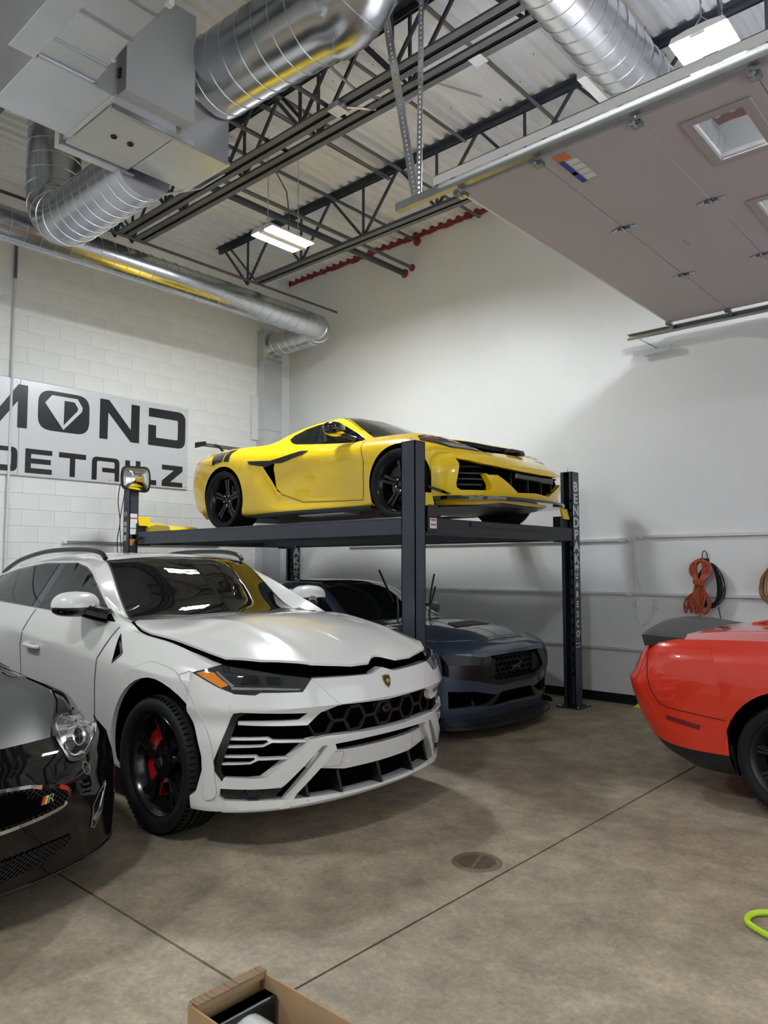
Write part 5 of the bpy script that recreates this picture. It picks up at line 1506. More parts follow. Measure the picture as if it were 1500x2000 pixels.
    # ---- splitter
    def plan(xf, xe, W, n, k=28, a=1.0):
        o = []
        for j in range(-k, k+1):
            t = abs(j)/k*a*math.pi/2
            o.append((xe+(xf-xe)*max(0, math.cos(t))**(2/n), math.copysign(W*math.sin(t)**(2/n) if t else 0, j)))
        return o
    MB().prism(plan(2.35, 1.62, .985, 2.3), .168, .190).build('splitter', 'gloss_black', c.root, bevel=.003)
    MB().prism(plan(2.25, 1.60, .93, 2.3), .190, .208).build('splitter_base', 'gloss_black', c.root)
    MB().prism(plan(2.12, .9, .72, 3), .128, .150).build('undertray', 'satin_black', c.root)
    c.patch('canard', D3([(1.68, -.96, .300), (1.74, -.945, .300), (1.93, -.89, .222), (1.90, -.90, .215)]), 'D', 'gloss_black', .03, .04, .03, bvh=c.ob)
    # ---- headlights
    hl = c.patch('headlight', D3([(1.50, -.83, .805), (1.56, -.74, .822), (1.75, -.64, .765), (1.95, -.50, .678), (2.07, -.40, .628), (2.04, -.46, .612), (1.842, -.77, .650), (1.70, -.83, .70), (1.56, -.875, .740)]), 'D', 'lens_dark', .004, .01, .025, bvh=c.all)
    for k, h_ in enumerate(hl):
        c.part('turn_signal', patch_mesh(D3([(1.54, -.845, .785), (1.58, -.78, .795), (1.68, -.74, .755), (1.66, -.82, .735)]), 'D', c.all, .005, .004, .03, mirror=k == 1), 'marker_red', h_)
        c.part('light_guide', patch_mesh(D3([(1.72, -.78, .71), (1.80, -.72, .705), (2.0, -.50, .640), (1.99, -.53, .632), (1.82, -.76, .668)]), 'D', c.all, .005, .004, .03, mirror=k == 1), 'lens_grey', h_)
    # ---- front lid standing slightly open
    lid = [(1.06, 0), (1.04, -.34), (1.0, -.50), (1.30, -.52), (1.62, -.50), (1.85, -.42), (1.95, -.22), (1.98, 0)]
    up = lambda u, v: .004+.075*max(0, (u-1.04)/.94)**1.2
    ld = c.patch('front_lid', symT(lid), 'T', P, .0, .006, .035, both=False, push=up)
    c.part('lid_lining', patch_mesh(symT([(p[0]*.985+.015, p[1]*.97) for p in lid]), 'T', c.bvh, -.008, .035, .05, push=up), 'matt_black', ld)
    c.patch('trunk_opening', symT([(1.08, 0), (1.06, -.34), (1.02, -.50), (1.30, -.53), (1.64, -.51), (1.88, -.43), (1.98, -.22), (2.01, 0)]), 'T', 'void_black', .002, .006, .04, both=False)
    MB().box(1.93, 2.07, -.10, .12, .66, .70).box(2.03, 2.12, -.02, .05, .64, .67).build('lid_latch', 'satin_black', c.root, bevel=.006)
    # ---- glass and cabin
    ws = [(.275, 0), (.255, -.30), (.225, -.52), (.32, -.565), (.62, -.632), (.815, -.678), (.90, -.36), (.94, 0)]
    wso = c.patch('windscreen', symT(ws), 'T', 'tint_glass', .002, .01, .04, both=False)
    c.gap('windscreen_seal', [(.20, -.535), (.32, -.585), (.62, -.655)], 'T', 'satin_black', .010, .003, parent=wso, parents=wso)
    rp = c.patch('roof_panel', symT([(.235, 0), (.22, -.30), (.185, -.53), (-.35, -.545), (-.42, 0)]), 'T', 'gloss_black', .003, .01, .04, both=False)
    c.patch('side_window', [(-.428, .992), (-.40, 1.035), (-.232, 1.090), (-.034, 1.118), (.16, 1.125), (.287, 1.090), (.415, 1.042), (.609, .946), (.775, .850), (.76, .838), (.60, .836), (.161, .872), (-.273, .915), (-.36, .945)], 'R', 'tint_glass', .003, .01, .04)
    c.patch('engine_glass', symT([(-.62, 0), (-.64, -.42), (-1.45, -.36), (-1.5, 0)]), 'T', 'tint_glass', .003, .01, .05, both=False)
    for s_ in (-1, 1):
        a = MB().tube(crom([(.66, s_*.79, .865), (.58, s_*.88, .90), (.53, s_*.93, .935)], 4), .022, 8).build('mirror_arm', 'gloss_black', c.root, smooth=True)
        blob('mirror_shell', (.49, s_*.945, .972), (.10, .135, .072), 'gloss_black', a, 2.6, rot=Matrix.Rotation(R(s_*-18), 3, 'Z'))
        blob('mirror_lower', (.50, s_*.925, .925), (.085, .10, .028), P, a, 2.4, rot=Matrix.Rotation(R(s_*-18), 3, 'Z'))
    # ---- doors, scoops
    dr = c.patch('door', [(.80, .822), (.885, .60), (.872, .235), (0, .262), (-.33, .365), (-.43, .43), (-.455, .54), (-.475, .65), (-.45, .70), (-.36, .705), (-.05, .770), (.02, .815), (-.10, .86), (.3, .845)], 'R', P, .002, .01, .03)
    c.gap('door_gap', [(.815, .835), (.90, .60), (.885, .222), (0, .250), (-.345, .355)], 'R', 'matt_black', .006, .0025, parent=dr[0], parents=dr[1])
    c.patch('scoop_blade', [(-.881, .762), (-.53, .742), (-.399, .762), (-.107, .812), (.012, .803), (-.058, .766), (-.36, .703), (-.474, .710), (-.598, .674), (-.667, .690), (-.84, .722)], 'R', 'satin_black', .010, .02, .03)
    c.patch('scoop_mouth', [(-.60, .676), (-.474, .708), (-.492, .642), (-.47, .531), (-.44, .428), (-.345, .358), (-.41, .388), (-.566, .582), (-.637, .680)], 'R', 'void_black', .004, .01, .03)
    c.gap('scoop_edge', [(-.645, .682), (-.575, .582), (-.42, .388), (-.35, .352)], 'R', P, .020, .012)
    # ---- rear
    rr_ = [(.25, -2.13, -1.74, .93, 2.5), (.40, -2.22, -1.74, .955, 2.5), (.56, -2.27, -1.74, .962, 2.5), (.70, -2.24, -1.75, .955, 2.5), (.82, -2.24, -1.78, .925, 2.5), (.92, -2.20, -1.85, .80, 2.4)]
    rbm = fascia_mesh(rr_).mesh('rear_bumper', 40)
    c.part('rear_bumper', rbm, P); rb = bvh_of([rbm])
    c.patch('tail_light', E3([(-1.86, -.90, .80), (-1.80, -.92, .84), (-2.0, -.80, .85), (-2.12, -.60, .84), (-2.15, -.56, .79), (-2.0, -.82, .75), (-1.90, -.90, .745)]), 'E', 'lens_dark', .004, .01, .04, bvh=rb)
    c.patch('carbon_stripe', [(-1.215, .785), (-1.32, .80), (-1.305, .945), (-1.22, .955)], 'R', 'satin_black', .003, .006, .03)
    c.patch('carbon_panel', [(-1.34, .80), (-1.54, .770), (-1.60, .93), (-1.33, .947)], 'R', 'gloss_black', .003, .006, .03)
    c.patch('diffuser', sym([(0, .42), (-.70, .42), (-.80, .27), (0, .27)]), 'B', 'satin_black', .006, .02, .05, both=False, bvh=rb)
    wing = MB()
    prof = [(-2.19, 1.112), (-2.14, 1.140), (-2.04, 1.132), (-1.98, 1.108), (-2.04, 1.110), (-2.12, 1.118)]
    wing.prism(prof, -.80, .80, axis='y')
    wo = wing.build('rear_wing', 'satin_black', c.root)
    for s_ in (-1, 1):
        MB().prism([(-2.20, 1.08), (-1.97, 1.085), (-1.97, 1.140), (-2.20, 1.150)], s_*.80-.006, s_*.80+.006, axis='y').build('end_plate', 'satin_black', wo)
        MB().tube(crom([(-2.04, s_*.62, 1.118), (-1.93, s_*.62, 1.08), (-1.75, s_*.62, .93)], 4), .018, 8).build('wing_strut', 'satin_black', wo, smooth=True)
    for s_ in (-1, 1):
        MB().hexa([(-.95, s_*.80, .125), (1.0, s_*.80, .125), (1.0, s_*.945, .135), (-.95, s_*.965, .135), (-.95, s_*.80, .17), (1.0, s_*.80, .17), (1.0, s_*.94, .165), (-.95, s_*.955, .165)]).build('side_skirt', 'satin_black', c.root)
    for (x0, x1, y0, y1, z0, m_) in ((-.9, .7, -.55, .55, .118, 'cast_iron'), (-1.9, -1.0, -.6, .6, .14, 'satin_black'), (-.2, .5, .57, .80, .115, 'alu'), (-.2, .5, -.80, -.57, .115, 'alu')):
        MB().box(x0, x1, y0, y1, z0, z0+.03).build('underbody_panel', m_, c.root)
    # ---- wheels
    yfn = lambda r: .030*max(0, 1-r/.25)
    st = [([(.03, -.05), (.10, -.030), (.258, -.046), (.258, -.012), (.11, -.004), (.03, -.004)], yfn, .035), ([(.03, .05), (.03, .004), (.11, .004), (.258, .012), (.258, .046), (.10, .030)], yfn, .035)]
    wf = make_wheel(.345, .28, .258, st, caliper=('satin_black', 100, 170), disc=.185, lug_m='chrome', dish=.028)
    st2 = [([(p[0]*1.045, p[1]) for p in q[0]], q[1], q[2]) for q in st]
    wr = make_wheel(.352, .345, .270, st2, caliper=('satin_black', 10, 80), disc=.185, lug_m='chrome', dish=.03)
    place_wheels(c, wf, 1.35, -1.33, .828, .828, .345, .352, wr)
    return c
vette = build_vette()
# ================================================================== dark blue-grey coupe under the lift
def build_coupe():
    c = Car('coupe', (3.30, -1.95, 0), 0.0, 'dark blue-grey coupe with raised wiper arms parked under the lift')
    L = [
     [(-2.3, 0, .22), (2.15, 0, .16)],
     [(-2.3, .60, .24), (-1.9, .76, .18), (1.8, .74, .16), (2.15, .45, .18)],
     [(-2.3, .72, .32), (-1.9, .90, .24), (1.7, .88, .22), (2.15, .50, .25)],
     [(-2.3, .80, .45), (-1.9, .945, .42), (-1.36, .957, .42), (0, .925, .40), (1.36, .95, .42), (1.72, .92, .42), (2.15, .55, .4)],
     [(-2.3, .84, .68), (-1.9, .955, .66), (-1.36, .965, .66), (0, .935, .64), (1.36, .952, .64), (1.72, .92, .62), (2.15, .55, .6)],
     [(-2.3, .82, .88), (-1.9, .93, .88), (-1.36, .945, .88), (0, .92, .84), (1.36, .925, .82), (1.75, .89, .79), (2.15, .55, .72)],
     [(-2.3, .76, 1.0), (-1.9, .85, 1.02), (-1.4, .88, 1.02), (-.6, .865, .985), (.3, .86, .955), (.95, .845, .935), (1.36, .835, .925), (1.8, .80, .875), (2.15, .52, .80)],
     [(-2.3, .6, 1.02), (-1.9, .64, 1.05), (-1.5, .63, 1.11), (-1.0, .60, 1.235), (-.4, .60, 1.315), (.1, .61, 1.30), (.4, .665, 1.20), (.85, .765, .965), (1.0, .70, .945), (1.4, .66, .945), (1.8, .62, .90), (2.15, .44, .82)],
     [(-2.3, .4, 1.03), (-1.9, .46, 1.07), (-1.5, .5, 1.13), (-1.0, .5, 1.27), (-.4, .5, 1.36), (.05, .52, 1.348), (.25, .55, 1.29), (.85, .69, .975), (1.0, .60, .957), (1.4, .5, .972), (1.8, .45, .93), (2.15, .34, .84)],
     [(-2.3, .2, 1.04), (-1.9, .23, 1.08), (-1.55, .25, 1.13), (-1.0, .27, 1.295), (-.4, .28, 1.385), (.02, .28, 1.378), (.27, .3, 1.32), (.95, .34, .99), (1.05, .33, .972), (1.4, .28, .988), (1.8, .25, .945), (2.15, .18, .855)],
     [(-2.3, 0, 1.04), (-1.9, 0, 1.085), (-1.55, 0, 1.135), (-1.0, 0, 1.30), (-.4, 0, 1.39), (.02, 0, 1.385), (.28, 0, 1.33), (.98, 0, .993), (1.08, 0, .975), (1.4, 0, .992), (1.8, 0, .95), (2.15, 0, .86)],
    ]
    body = Body(L, -2.3, 2.15, .03, 6, crease=(1, 4, 6, 7, 8))
    shell0 = body.mb.mesh('shell')
    cuts = []
    for xx in (1.36, -1.36):
        for s_ in (-1, 1): cuts.append(MB().tube([(xx, s_*.62, .35), (xx, s_*1.2, .35)], .375, 48))
    shell = cut_mesh(shell0, cuts); smooth_me(shell, 30)
    P = 'paint_blue_grey'
    if len(shell.materials) == 0: shell.materials.append(MATS[P])
    shell.materials[0] = MATS[P]
    c.part('body_shell', shell, None)
    rows = [(.15, 2.22, 1.76, .93, 2.9), (.26, 2.27, 1.76, .95, 2.9), (.42, 2.29, 1.76, .95, 2.9), (.55, 2.31, 1.77, .95, 2.9), (.66, 2.31, 1.76, .945, 2.9), (.76, 2.28, 1.74, .93, 2.9), (.82, 2.22, 1.72, .905, 2.4), (.86, 2.10, 1.66, .87, 2.3)]
    om = fascia_mesh(rows).mesh('o')
    c.ob = bvh_of([om]); c.bvh = bvh_of([shell0]); c.all = bvh_of([shell0, om])
    c.inner = fascia_mesh([(.16, 2.15, 1.72, .88, 2.9), (.42, 2.21, 1.72, .89, 2.9), (.66, 2.23, 1.72, .89, 2.9), (.82, 2.14, 1.68, .85, 2.4)])
    c.part('bumper_core', c.inner.mesh('bumper_core', 40), 'void_black')
    # nose skin over the dark core
    c.patch('nose_panel', sym([(0, .855), (-.5, .855), (-.80, .850), (-.88, .80), (-.865, .757), (-.80, .759), (-.50, .716), (-.52, .69), (-.42, .725), (0, .728)]), 'F', P, .001, .05, .04, both=False, bvh=c.ob)
    c.patch('grille_surround', [(-.84, .668), (-.56, .648), (-.50, .716), (-.42, .725), (-.40, .705), (-.505, .565), (-.34, .500), (0, .495), (0, .452), (-.30, .452), (-.52, .50), (-.84, .56)], 'F', 'satin_black', .004, .05, .04, bvh=c.ob)
    c.patch('bumper_skin', sym([(0, .452), (-.30, .452), (-.52, .50), (-.84, .56), (-.93, .60), (-.93, .20), (-.83, .20), (-.83, .288), (-.84, .437), (-.61, .423), (-.31, .364), (-.25, .385), (0, .388)]), 'F', P, .001, .05, .04, both=False, bvh=c.ob)
    c.patch('bumper_side', D3([(1.66, -.90, .85), (1.9, -.86, .84), (2.02, -.85, .76), (2.05, -.85, .66), (2.06, -.84, .20), (1.76, -.93, .20), (1.78, -.94, .5), (1.74, -.93, .7)]), 'D', P, .002, .03, .04, bvh=c.ob)
    c.patch('chin_strip', sym([(0, .278), (-.39, .268), (-.55, .292), (-.83, .284), (-.83, .16), (0, .16)]), 'F', P, .001, .05, .04, both=False, bvh=c.ob)
    c.patch('intake_blade', [(-.33, .365), (-.25, .385), (-.38, .268), (-.56, .293), (-.45, .31)], 'F', 'gloss_black', .006, .04, .03, bvh=c.ob)
    hl = c.patch('headlight', [(-.865, .755), (-.80, .757), (-.50, .714), (-.56, .650), (-.84, .670)], 'F', 'satin_black', -.004, .03, .04, bvh=c.ob)
    for k, h_ in enumerate(hl):
        for j in range(3):
            y = -.60-.085*j
            c.part('light_bar', patch_mesh([(y, .70), (y-.03, .703), (y-.045, .675), (y-.015, .672)], 'F', c.ob, -.001, .004, .03, mirror=k == 1), 'satin_black', h_)
    c.patch('nostril', [(-.45, .69), (-.40, .70), (-.33, .695), (-.33, .52), (-.38, .52), (-.49, .565)], 'F', 'matt_black', -.03, .02, .04, bvh=c.ob)
    gr = MB()
    ib = bvh_of([c.inner.mesh('i')])
    for j in range(4):
        for i in range(-4, 5):
            cy = i*.075 + (.0375 if j % 2 else 0); cz = .53+.05*j
            if abs(cy) > .33: continue
            pts = [(cy+.034*math.cos(math.pi/3*k+.52), cz+.026*math.sin(math.pi/3*k+.52)) for k in range(6)]
            for k in range(6):
                A = hit(ib, 'F', *pts[k])[0]+Vector((.03, 0, 0)); B = hit(ib, 'F', *pts[(k+1) % 6])[0]+Vector((.03, 0, 0))
                gr.bar(A, B, .006, .012, up=(1, 0, 0))
    gr.build('grille_mesh', 'satin_black', c.root)
    # running horse emblem, dark on dark
    hs = [(-.10, .60), (-.07, .612), (-.05, .606), (-.02, .612), (.02, .608), (.05, .622), (.075, .645), (.10, .640), (.105, .628), (.085, .628), (.075, .612), (.06, .595), (.075, .575), (.09, .562), (.082, .556), (.06, .572), (.03, .585), (-.01, .585), (-.04, .575), (-.075, .560), (-.095, .565), (-.09, .572), (-.07, .574), (-.05, .590), (-.07, .598)]
    c.patch('horse_emblem', hs, 'F', 'decal_dark', -.02, .008, .03, both=False, bvh=c.ob)
    pl = []
    for j in range(-26, 27):
        t = abs(j)/26*math.pi/2
        pl.append((1.62+.74*max(0, math.cos(t))**(2/2.9), math.copysign(.975*math.sin(t)**(2/2.9) if t else 0, j)))
    MB().prism(pl, .10, .125).build('splitter', 'satin_black', c.root, bevel=.003)
    pl2 = [(p[0]-.06, p[1]*.95) for p in pl]
    MB().prism(pl2, .125, .165).build('splitter_base', 'satin_black', c.root)
    for s_ in (-1, 1): MB().hexa([(1.85, s_*.93, .125), (2.16, s_*.90, .125), (2.16, s_*.915, .125), (1.85, s_*.945, .125), (1.85, s_*.955, .20), (2.12, s_*.935, .17), (2.12, s_*.945, .17), (1.85, s_*.965, .20)]).build('splitter_winglet', 'satin_black', c.root)
    # hood with centre vent
    hood = [(1.02, 0), (1.0, -.36), (.90, -.72), (1.05, -.78), (1.4, -.79), (1.8, -.755), (2.02, -.62), (2.09, -.40), (2.12, 0)]
    ho = c.patch('hood', symT(hood), 'T', P, .003, .012, .04, both=False)
    vt = c.part('hood_vent', patch_mesh([(1.62, -.22), (1.62, .22), (1.80, .30), (1.80, -.30)], 'T', c.bvh, .006, .005, .04), 'gloss_black', ho)
    for k in range(4):
        x = 1.645+.042*k
        c.part('vent_slat', patch_mesh([(x, -.22-.018*k), (x, .22+.018*k), (x+.018, .225+.018*k), (x+.018, -.225-.018*k)], 'T', c.bvh, .014, .01, .05), 'satin_black', ho)
    c.gap('stripe', [(1.05, -.22), (1.6, -.21)], 'T', 'matt_black', .006, .006, parent=ho, parents=ho)
    # glass: clear enough to see seats and wheel
    ws = [(.29, 0), (.275, -.28), (.245, -.53), (.84, -.672), (.93, -.34), (.965, 0)]
    wso = c.patch('windscreen', symT(ws), 'T', 'tint_glass', .003, .008, .04, both=False)
    c.gap('screen_frame', symT([(.28, 0), (.262, -.28), (.235, -.54), (.85, -.685), (.94, -.34), (.975, 0)]), 'T', 'gloss_black', .02, .005, both=False, parent=wso, closed=True)
    c.patch('side_window', [(-.95, 1.02), (.72, .975), (.40, 1.165), (.15, 1.262), (-.35, 1.285), (-.80, 1.235)], 'R', 'tint_glass', .004, .01, .04)
    c.patch('roof_panel', symT([(.22, 0), (.20, -.45), (-.9, -.47), (-.95, 0)]), 'T', 'gloss_black', .003, .01, .05, both=False)
    c.patch('rear_glass', symT([(-1.05, 0), (-1.05, -.45), (-1.55, -.48), (-1.6, 0)]), 'T', 'tint_glass', .003, .01, .05, both=False)
    dr = c.patch('door', [(.80, .93), (.86, .6), (.82, .30), (-.45, .30), (-.50, .62), (-.40, .97)], 'R', P, .002, .01, .04)
    c.gap('door_gap', [(.81, .94), (.87, .6), (.83, .29), (-.46, .29), (-.51, .62), (-.41, .97)], 'R', 'matt_black', .006, .0028, parent=dr[0], parents=dr[1])
    for s_ in (-1, 1):
        a = MB().tube([(.56, s_*.86, .97), (.50, s_*.98, 1.01)], .02, 8).build('mirror_arm', 'satin_black', c.root)
        blob('mirror_shell', (.47, s_*1.0, 1.04), (.075, .13, .075), P, a, 2.6)
    # wiper arms standing up off the screen
    for (b, m_, t0, t1) in (((.99, -.22, .972), (.95, -.185, 1.215), (.95, -.24, 1.165), (.94, -.455, 1.50)), ((.98, .33, .962), (.95, .475, 1.31), (.95, .36, 1.10), (.95, .455, 1.45))):
        w_ = MB().tube(crom([b, (b[0]-.02, b[1]+.03, b[2]+.10), m_], 4), [.011]*9, 6).build('wiper_arm', 'satin_black', c.root, smooth=True)
        MB().tube(crom([t0, ((t0[0]+t1[0])/2+.01, (t0[1]+t1[1])/2-.02, (t0[2]+t1[2])/2+.01), t1], 5), .011, 6).build('wiper_blade', 'black_rubber', w_, smooth=True)
    rr_ = [(.24, -2.36, -1.80, .90, 2.8), (.5, -2.42, -1.80, .945, 2.8), (.8, -2.42, -1.80, .94, 2.8), (1.02, -2.38, -1.85, .86, 2.8)]
    rbm = fascia_mesh(rr_).mesh('rear_bumper', 40); c.part('rear_bumper', rbm, P); rb = bvh_of([rbm])
    c.patch('tail_light', [(-.45, .72), (-.80, .74), (-.84, .90), (-.45, .90)], 'B', 'marker_red', .005, .01, .05, bvh=rb)
    yfn = lambda r: .03*max(0, 1-r/.25)
    sp = [([(.03, -.03), (.10, -.016), (.255, -.03), (.255, .03), (.10, .016), (.03, .03)], yfn, .03)]
    wf = make_wheel(.345, .27, .255, sp, nspk=10, caliper=('satin_black', 100, 170), disc=.19)
    place_wheels(c, wf, 1.36, -1.36, .82, .82, .345, .345)
    return c
coupe = build_coupe()
# ================================================================== red coupe at the right edge, seen from its rear quarter
def build_muscle():
    c = Car('muscle_car', (9.705, -2.10, 0), 0.0, 'bright red muscle car with a black boot spoiler at the right edge')
    L = [
     [(-2.45, 0, .45), (-1.9, 0, .25), (2.3, 0, .20)],
     [(-2.45, .60, .46), (-1.9, .78, .27), (2.0, .76, .22), (2.3, .6, .24)],
     [(-2.45, .72, .50), (-2.0, .89, .36), (-1.5, .91, .27), (1.9, .90, .27), (2.3, .70, .3)],
     [(-2.45, .80, .58), (-2.0, .935, .50), (-1.475, .953, .48), (0, .925, .45), (1.475, .95, .46), (2.0, .92, .46), (2.3, .75, .45)],
     [(-2.45, .82, .74), (-2.0, .945, .72), (-1.475, .961, .72), (-.7, .935, .70), (0, .93, .70), (1.475, .955, .70), (2.0, .92, .68), (2.3, .76, .65)],
     [(-2.45, .80, .92), (-2.0, .925, .915), (-1.475, .945, .905), (-.8, .925, .87), (0, .915, .86), (1.475, .925, .86), (2.0, .90, .84), (2.3, .74, .80)],
     [(-2.45, .74, 1.02), (-2.0, .855, 1.055), (-1.475, .88, 1.07), (-.8, .87, 1.06), (.2, .86, 1.03), (.9, .85, 1.0), (1.475, .84, .98), (2.0, .80, .95), (2.3, .66, .88)],
     [(-2.45, .62, 1.035), (-2.0, .68, 1.09), (-1.6, .68, 1.12), (-1.35, .66, 1.17), (-.9, .63, 1.33), (-.3, .62, 1.39), (.15, .63, 1.36), (.5, .68, 1.22), (.95, .78, 1.02), (1.2, .70, 1.0), (2.0, .62, .96), (2.3, .5, .89)],
     [(-2.45, .45, 1.04), (-2.0, .5, 1.10), (-1.55, .52, 1.13), (-1.3, .52, 1.20), (-.85, .52, 1.37), (-.3, .52, 1.435), (.10, .53, 1.41), (.35, .56, 1.32), (.95, .70, 1.025), (1.2, .55, 1.01), (2.0, .45, .975), (2.3, .36, .90)],
     [(-2.45, .22, 1.045), (-2.0, .25, 1.105), (-1.55, .27, 1.135), (-1.3, .28, 1.21), (-.85, .28, 1.39), (-.3, .28, 1.455), (.10, .28, 1.435), (.38, .3, 1.33), (1.02, .36, 1.035), (1.2, .3, 1.015), (2.0, .24, .98), (2.3, .19, .905)],
     [(-2.45, 0, 1.045), (-2.0, 0, 1.11), (-1.55, 0, 1.14), (-1.3, 0, 1.215), (-.85, 0, 1.395), (-.3, 0, 1.46), (.10, 0, 1.44), (.4, 0, 1.33), (1.05, 0, 1.04), (1.2, 0, 1.02), (2.0, 0, .985), (2.3, 0, .91)],
    ]
    body = Body(L, -2.45, 2.3, .03, 6, crease=(1, 6, 7))
    shell0 = body.mb.mesh('shell')
    cuts = []
    for xx in (1.475, -1.475):
        for s_ in (-1, 1): cuts.append(MB().tube([(xx, s_*.62, .365), (xx, s_*1.2, .365)], .42, 56))
    shell = cut_mesh(shell0, cuts); smooth_me(shell, 30)
    P = 'paint_red'
    if len(shell.materials) == 0: shell.materials.append(MATS[P])
    shell.materials[0] = MATS[P]
    c.part('body_shell', shell, None)
    rows = [(.49, -2.56, -1.865, .935, 3.8, .335), (.58, -2.615, -1.87, .945, 4.0, .46), (.70, -2.66, -1.88, .950, 4.2, .62), (.752, -2.675, -1.90, .950, 4.2, .72), (.795, -2.635, -1.92, .948, 4.2, .79), (.93, -2.585, -1.95, .93, 3.8, .93), (1.01, -2.55, -1.98, .89, 3.5, 1.01), (1.045, -2.48, -2.02, .845, 3.2, 1.045)]
    low = [(.37, -2.40, -1.84, .87, 3.4, .205), (.42, -2.50, -1.85, .915, 3.6, .26), (.49, -2.56, -1.865, .935, 3.8, .335)]
    om = fascia_mesh(rows).mesh('o', 35)
    c.ob = bvh_of([om]); c.bvh = bvh_of([shell0]); c.all = bvh_of([shell0, om])
    c.part('rear_bumper', om, P)
    vm = fascia_mesh(low).mesh('lower_valance', 35)
    c.part('lower_valance', vm, 'satin_black')
    # end flap behind the rear wheel
    for s_ in (-1, 1):
        MB().hexa([(-1.88, s_*.60, .22), (-1.83, s_*.60, .20), (-1.83, s_*.875, .20), (-1.88, s_*.875, .22), (-1.90, s_*.60, .40), (-1.85, s_*.60, .40), (-1.85, s_*.92, .40), (-1.90, s_*.92, .40)]).build('wheel_liner', 'satin_black', c.root)
    mk = c.patch('side_marker', [(-2.27, .545), (-2.033, .503), (-2.045, .474), (-2.262, .512)], 'R', 'marker_red', .004, .01, .03, bvh=c.ob)
    c.gap('bumper_seam', [(-2.43, 1.02), (-2.42, .93), (-2.40, .78), (-2.365, .68), (-2.31, .612), (-2.247, .592), (-1.88, .555)], 'R', 'matt_black', .005, .003, bvh=c.all)
    for xx in (1.475, -1.475):
        ring = [(xx+.42*math.cos(R(a)), .365+.42*math.sin(R(a))) for a in range(0, 181, 9)] + [(xx+.445*math.cos(R(a)), .365+.445*math.sin(R(a))) for a in range(180, -1, -9)]
        c.patch('arch_lip', ring, 'R', P, .006, .02, .03, bvh=c.all)
    # boot spoiler: full-width blade, upturned at the back
    rows_ = []
    for k in range(33):
        y = -.83+1.66*k/32; t = abs(y)/.83
        lift = .105*(1-t**4)**.5 if t < 1 else 0
        sw = .05*t*t
        zb = 1.062-.035*t*t
        e = 1-max(0, (t-.92)/.08)*.25
        rows_.append([(-2.495+sw, y, zb-.045), (-2.515+sw, y, zb+.036*e+.03*(1-t*t)), (-2.50+sw, y, zb+.044*e+.032*(1-t*t)), (-2.45+sw, y, zb+.044*e+.030*(1-t*t)), (-2.36+sw, y, zb+.034*e+.022*(1-t*t)), (-2.20+sw*.3, y, zb+.024), (-2.16+sw*.3, y, zb+.004)])
    sp = MB(); sp.grid(rows_); n7 = 7
    sp.f.append(tuple(range(6, -1, -1))); sp.f.append(tuple(32*7+i for i in range(7)))
    sp.build('boot_spoiler', 'film_satin', c.root, smooth=40)
    c.patch('boot_lid', symT([(-2.15, 0), (-2.14, -.60), (-1.60, -.64), (-1.56, 0)]), 'T', P, .002, .01, .04, both=False)
    # glass and the rest of the car beyond the frame
    c.patch('rear_glass', symT([(-1.48, 0), (-1.45, -.50), (-.92, -.50), (-.88, 0)]), 'T', 'tint_glass', .003, .01, .05, both=False)
    c.patch('windscreen', symT([(.38, 0), (.33, -.50), (.90, -.66), (1.0, 0)]), 'T', 'tint_glass', .003, .01, .05, both=False)
    c.patch('side_window', [(-1.05, 1.11), (.80, 1.06), (.45, 1.22), (.15, 1.335), (-.3, 1.36), (-.8, 1.30)], 'R', 'tint_glass', .004, .01, .05)
    c.patch('door', [(.85, 1.0), (.90, .6), (.85, .32), (-.55, .32), (-.60, .7), (-.5, 1.04)], 'R', P, .002, .01, .05)
    c.patch('tail_light', sym([(0, .93), (-.74, .93), (-.76, .82), (0, .82)]), 'B', 'marker_red', .004, .01, .05, both=False, bvh=c.ob)
    c.part('front_bumper', fascia_mesh([(.20, 2.36, 1.95, .90, 3), (.45, 2.44, 1.95, .945, 3), (.70, 2.46, 1.95, .945, 3), (.90, 2.42, 1.95, .90, 3)]).mesh('front_bumper', 40), P)
    for s_ in (-1, 1):
        a = MB().tube([(.72, s_*.87, 1.05), (.66, s_*.98, 1.09)], .02, 8).build('mirror_arm', 'satin_black', c.root)
        blob('mirror_shell', (.63, s_*1.0, 1.12), (.075, .13, .075), P, a, 2.6)
    MB().tube([(-1.95, -.05, 1.115), (-1.80, -.05, 1.15), (-1.72, -.05, 1.16)], .012, 6).build('antenna_fin', P, c.root)
    yfn = lambda r: .022*max(0, 1-r/.26)
    wf = make_wheel(.355, .28, .268, [([(.03, -.012), (.10, -.008), (.268, -.026), (.268, -.010), (.10, .004), (.03, .006)], yfn, .028), ([(.03, .012), (.03, -.006), (.10, -.004), (.268, .010), (.268, .026), (.10, .008)], yfn, .028)], nspk=9, caliper=('satin_black', 10, 80), disc=.19, rim_m='satin_black', lug_m='satin_black', dish=.03)
    place_wheels(c, wf, 1.475, -1.475, .812, .812, .355, .355)
    v = MB().cyl((0, -.012, 0), (0, -.022, 0), .006, 8)
    return c
muscle = build_muscle()
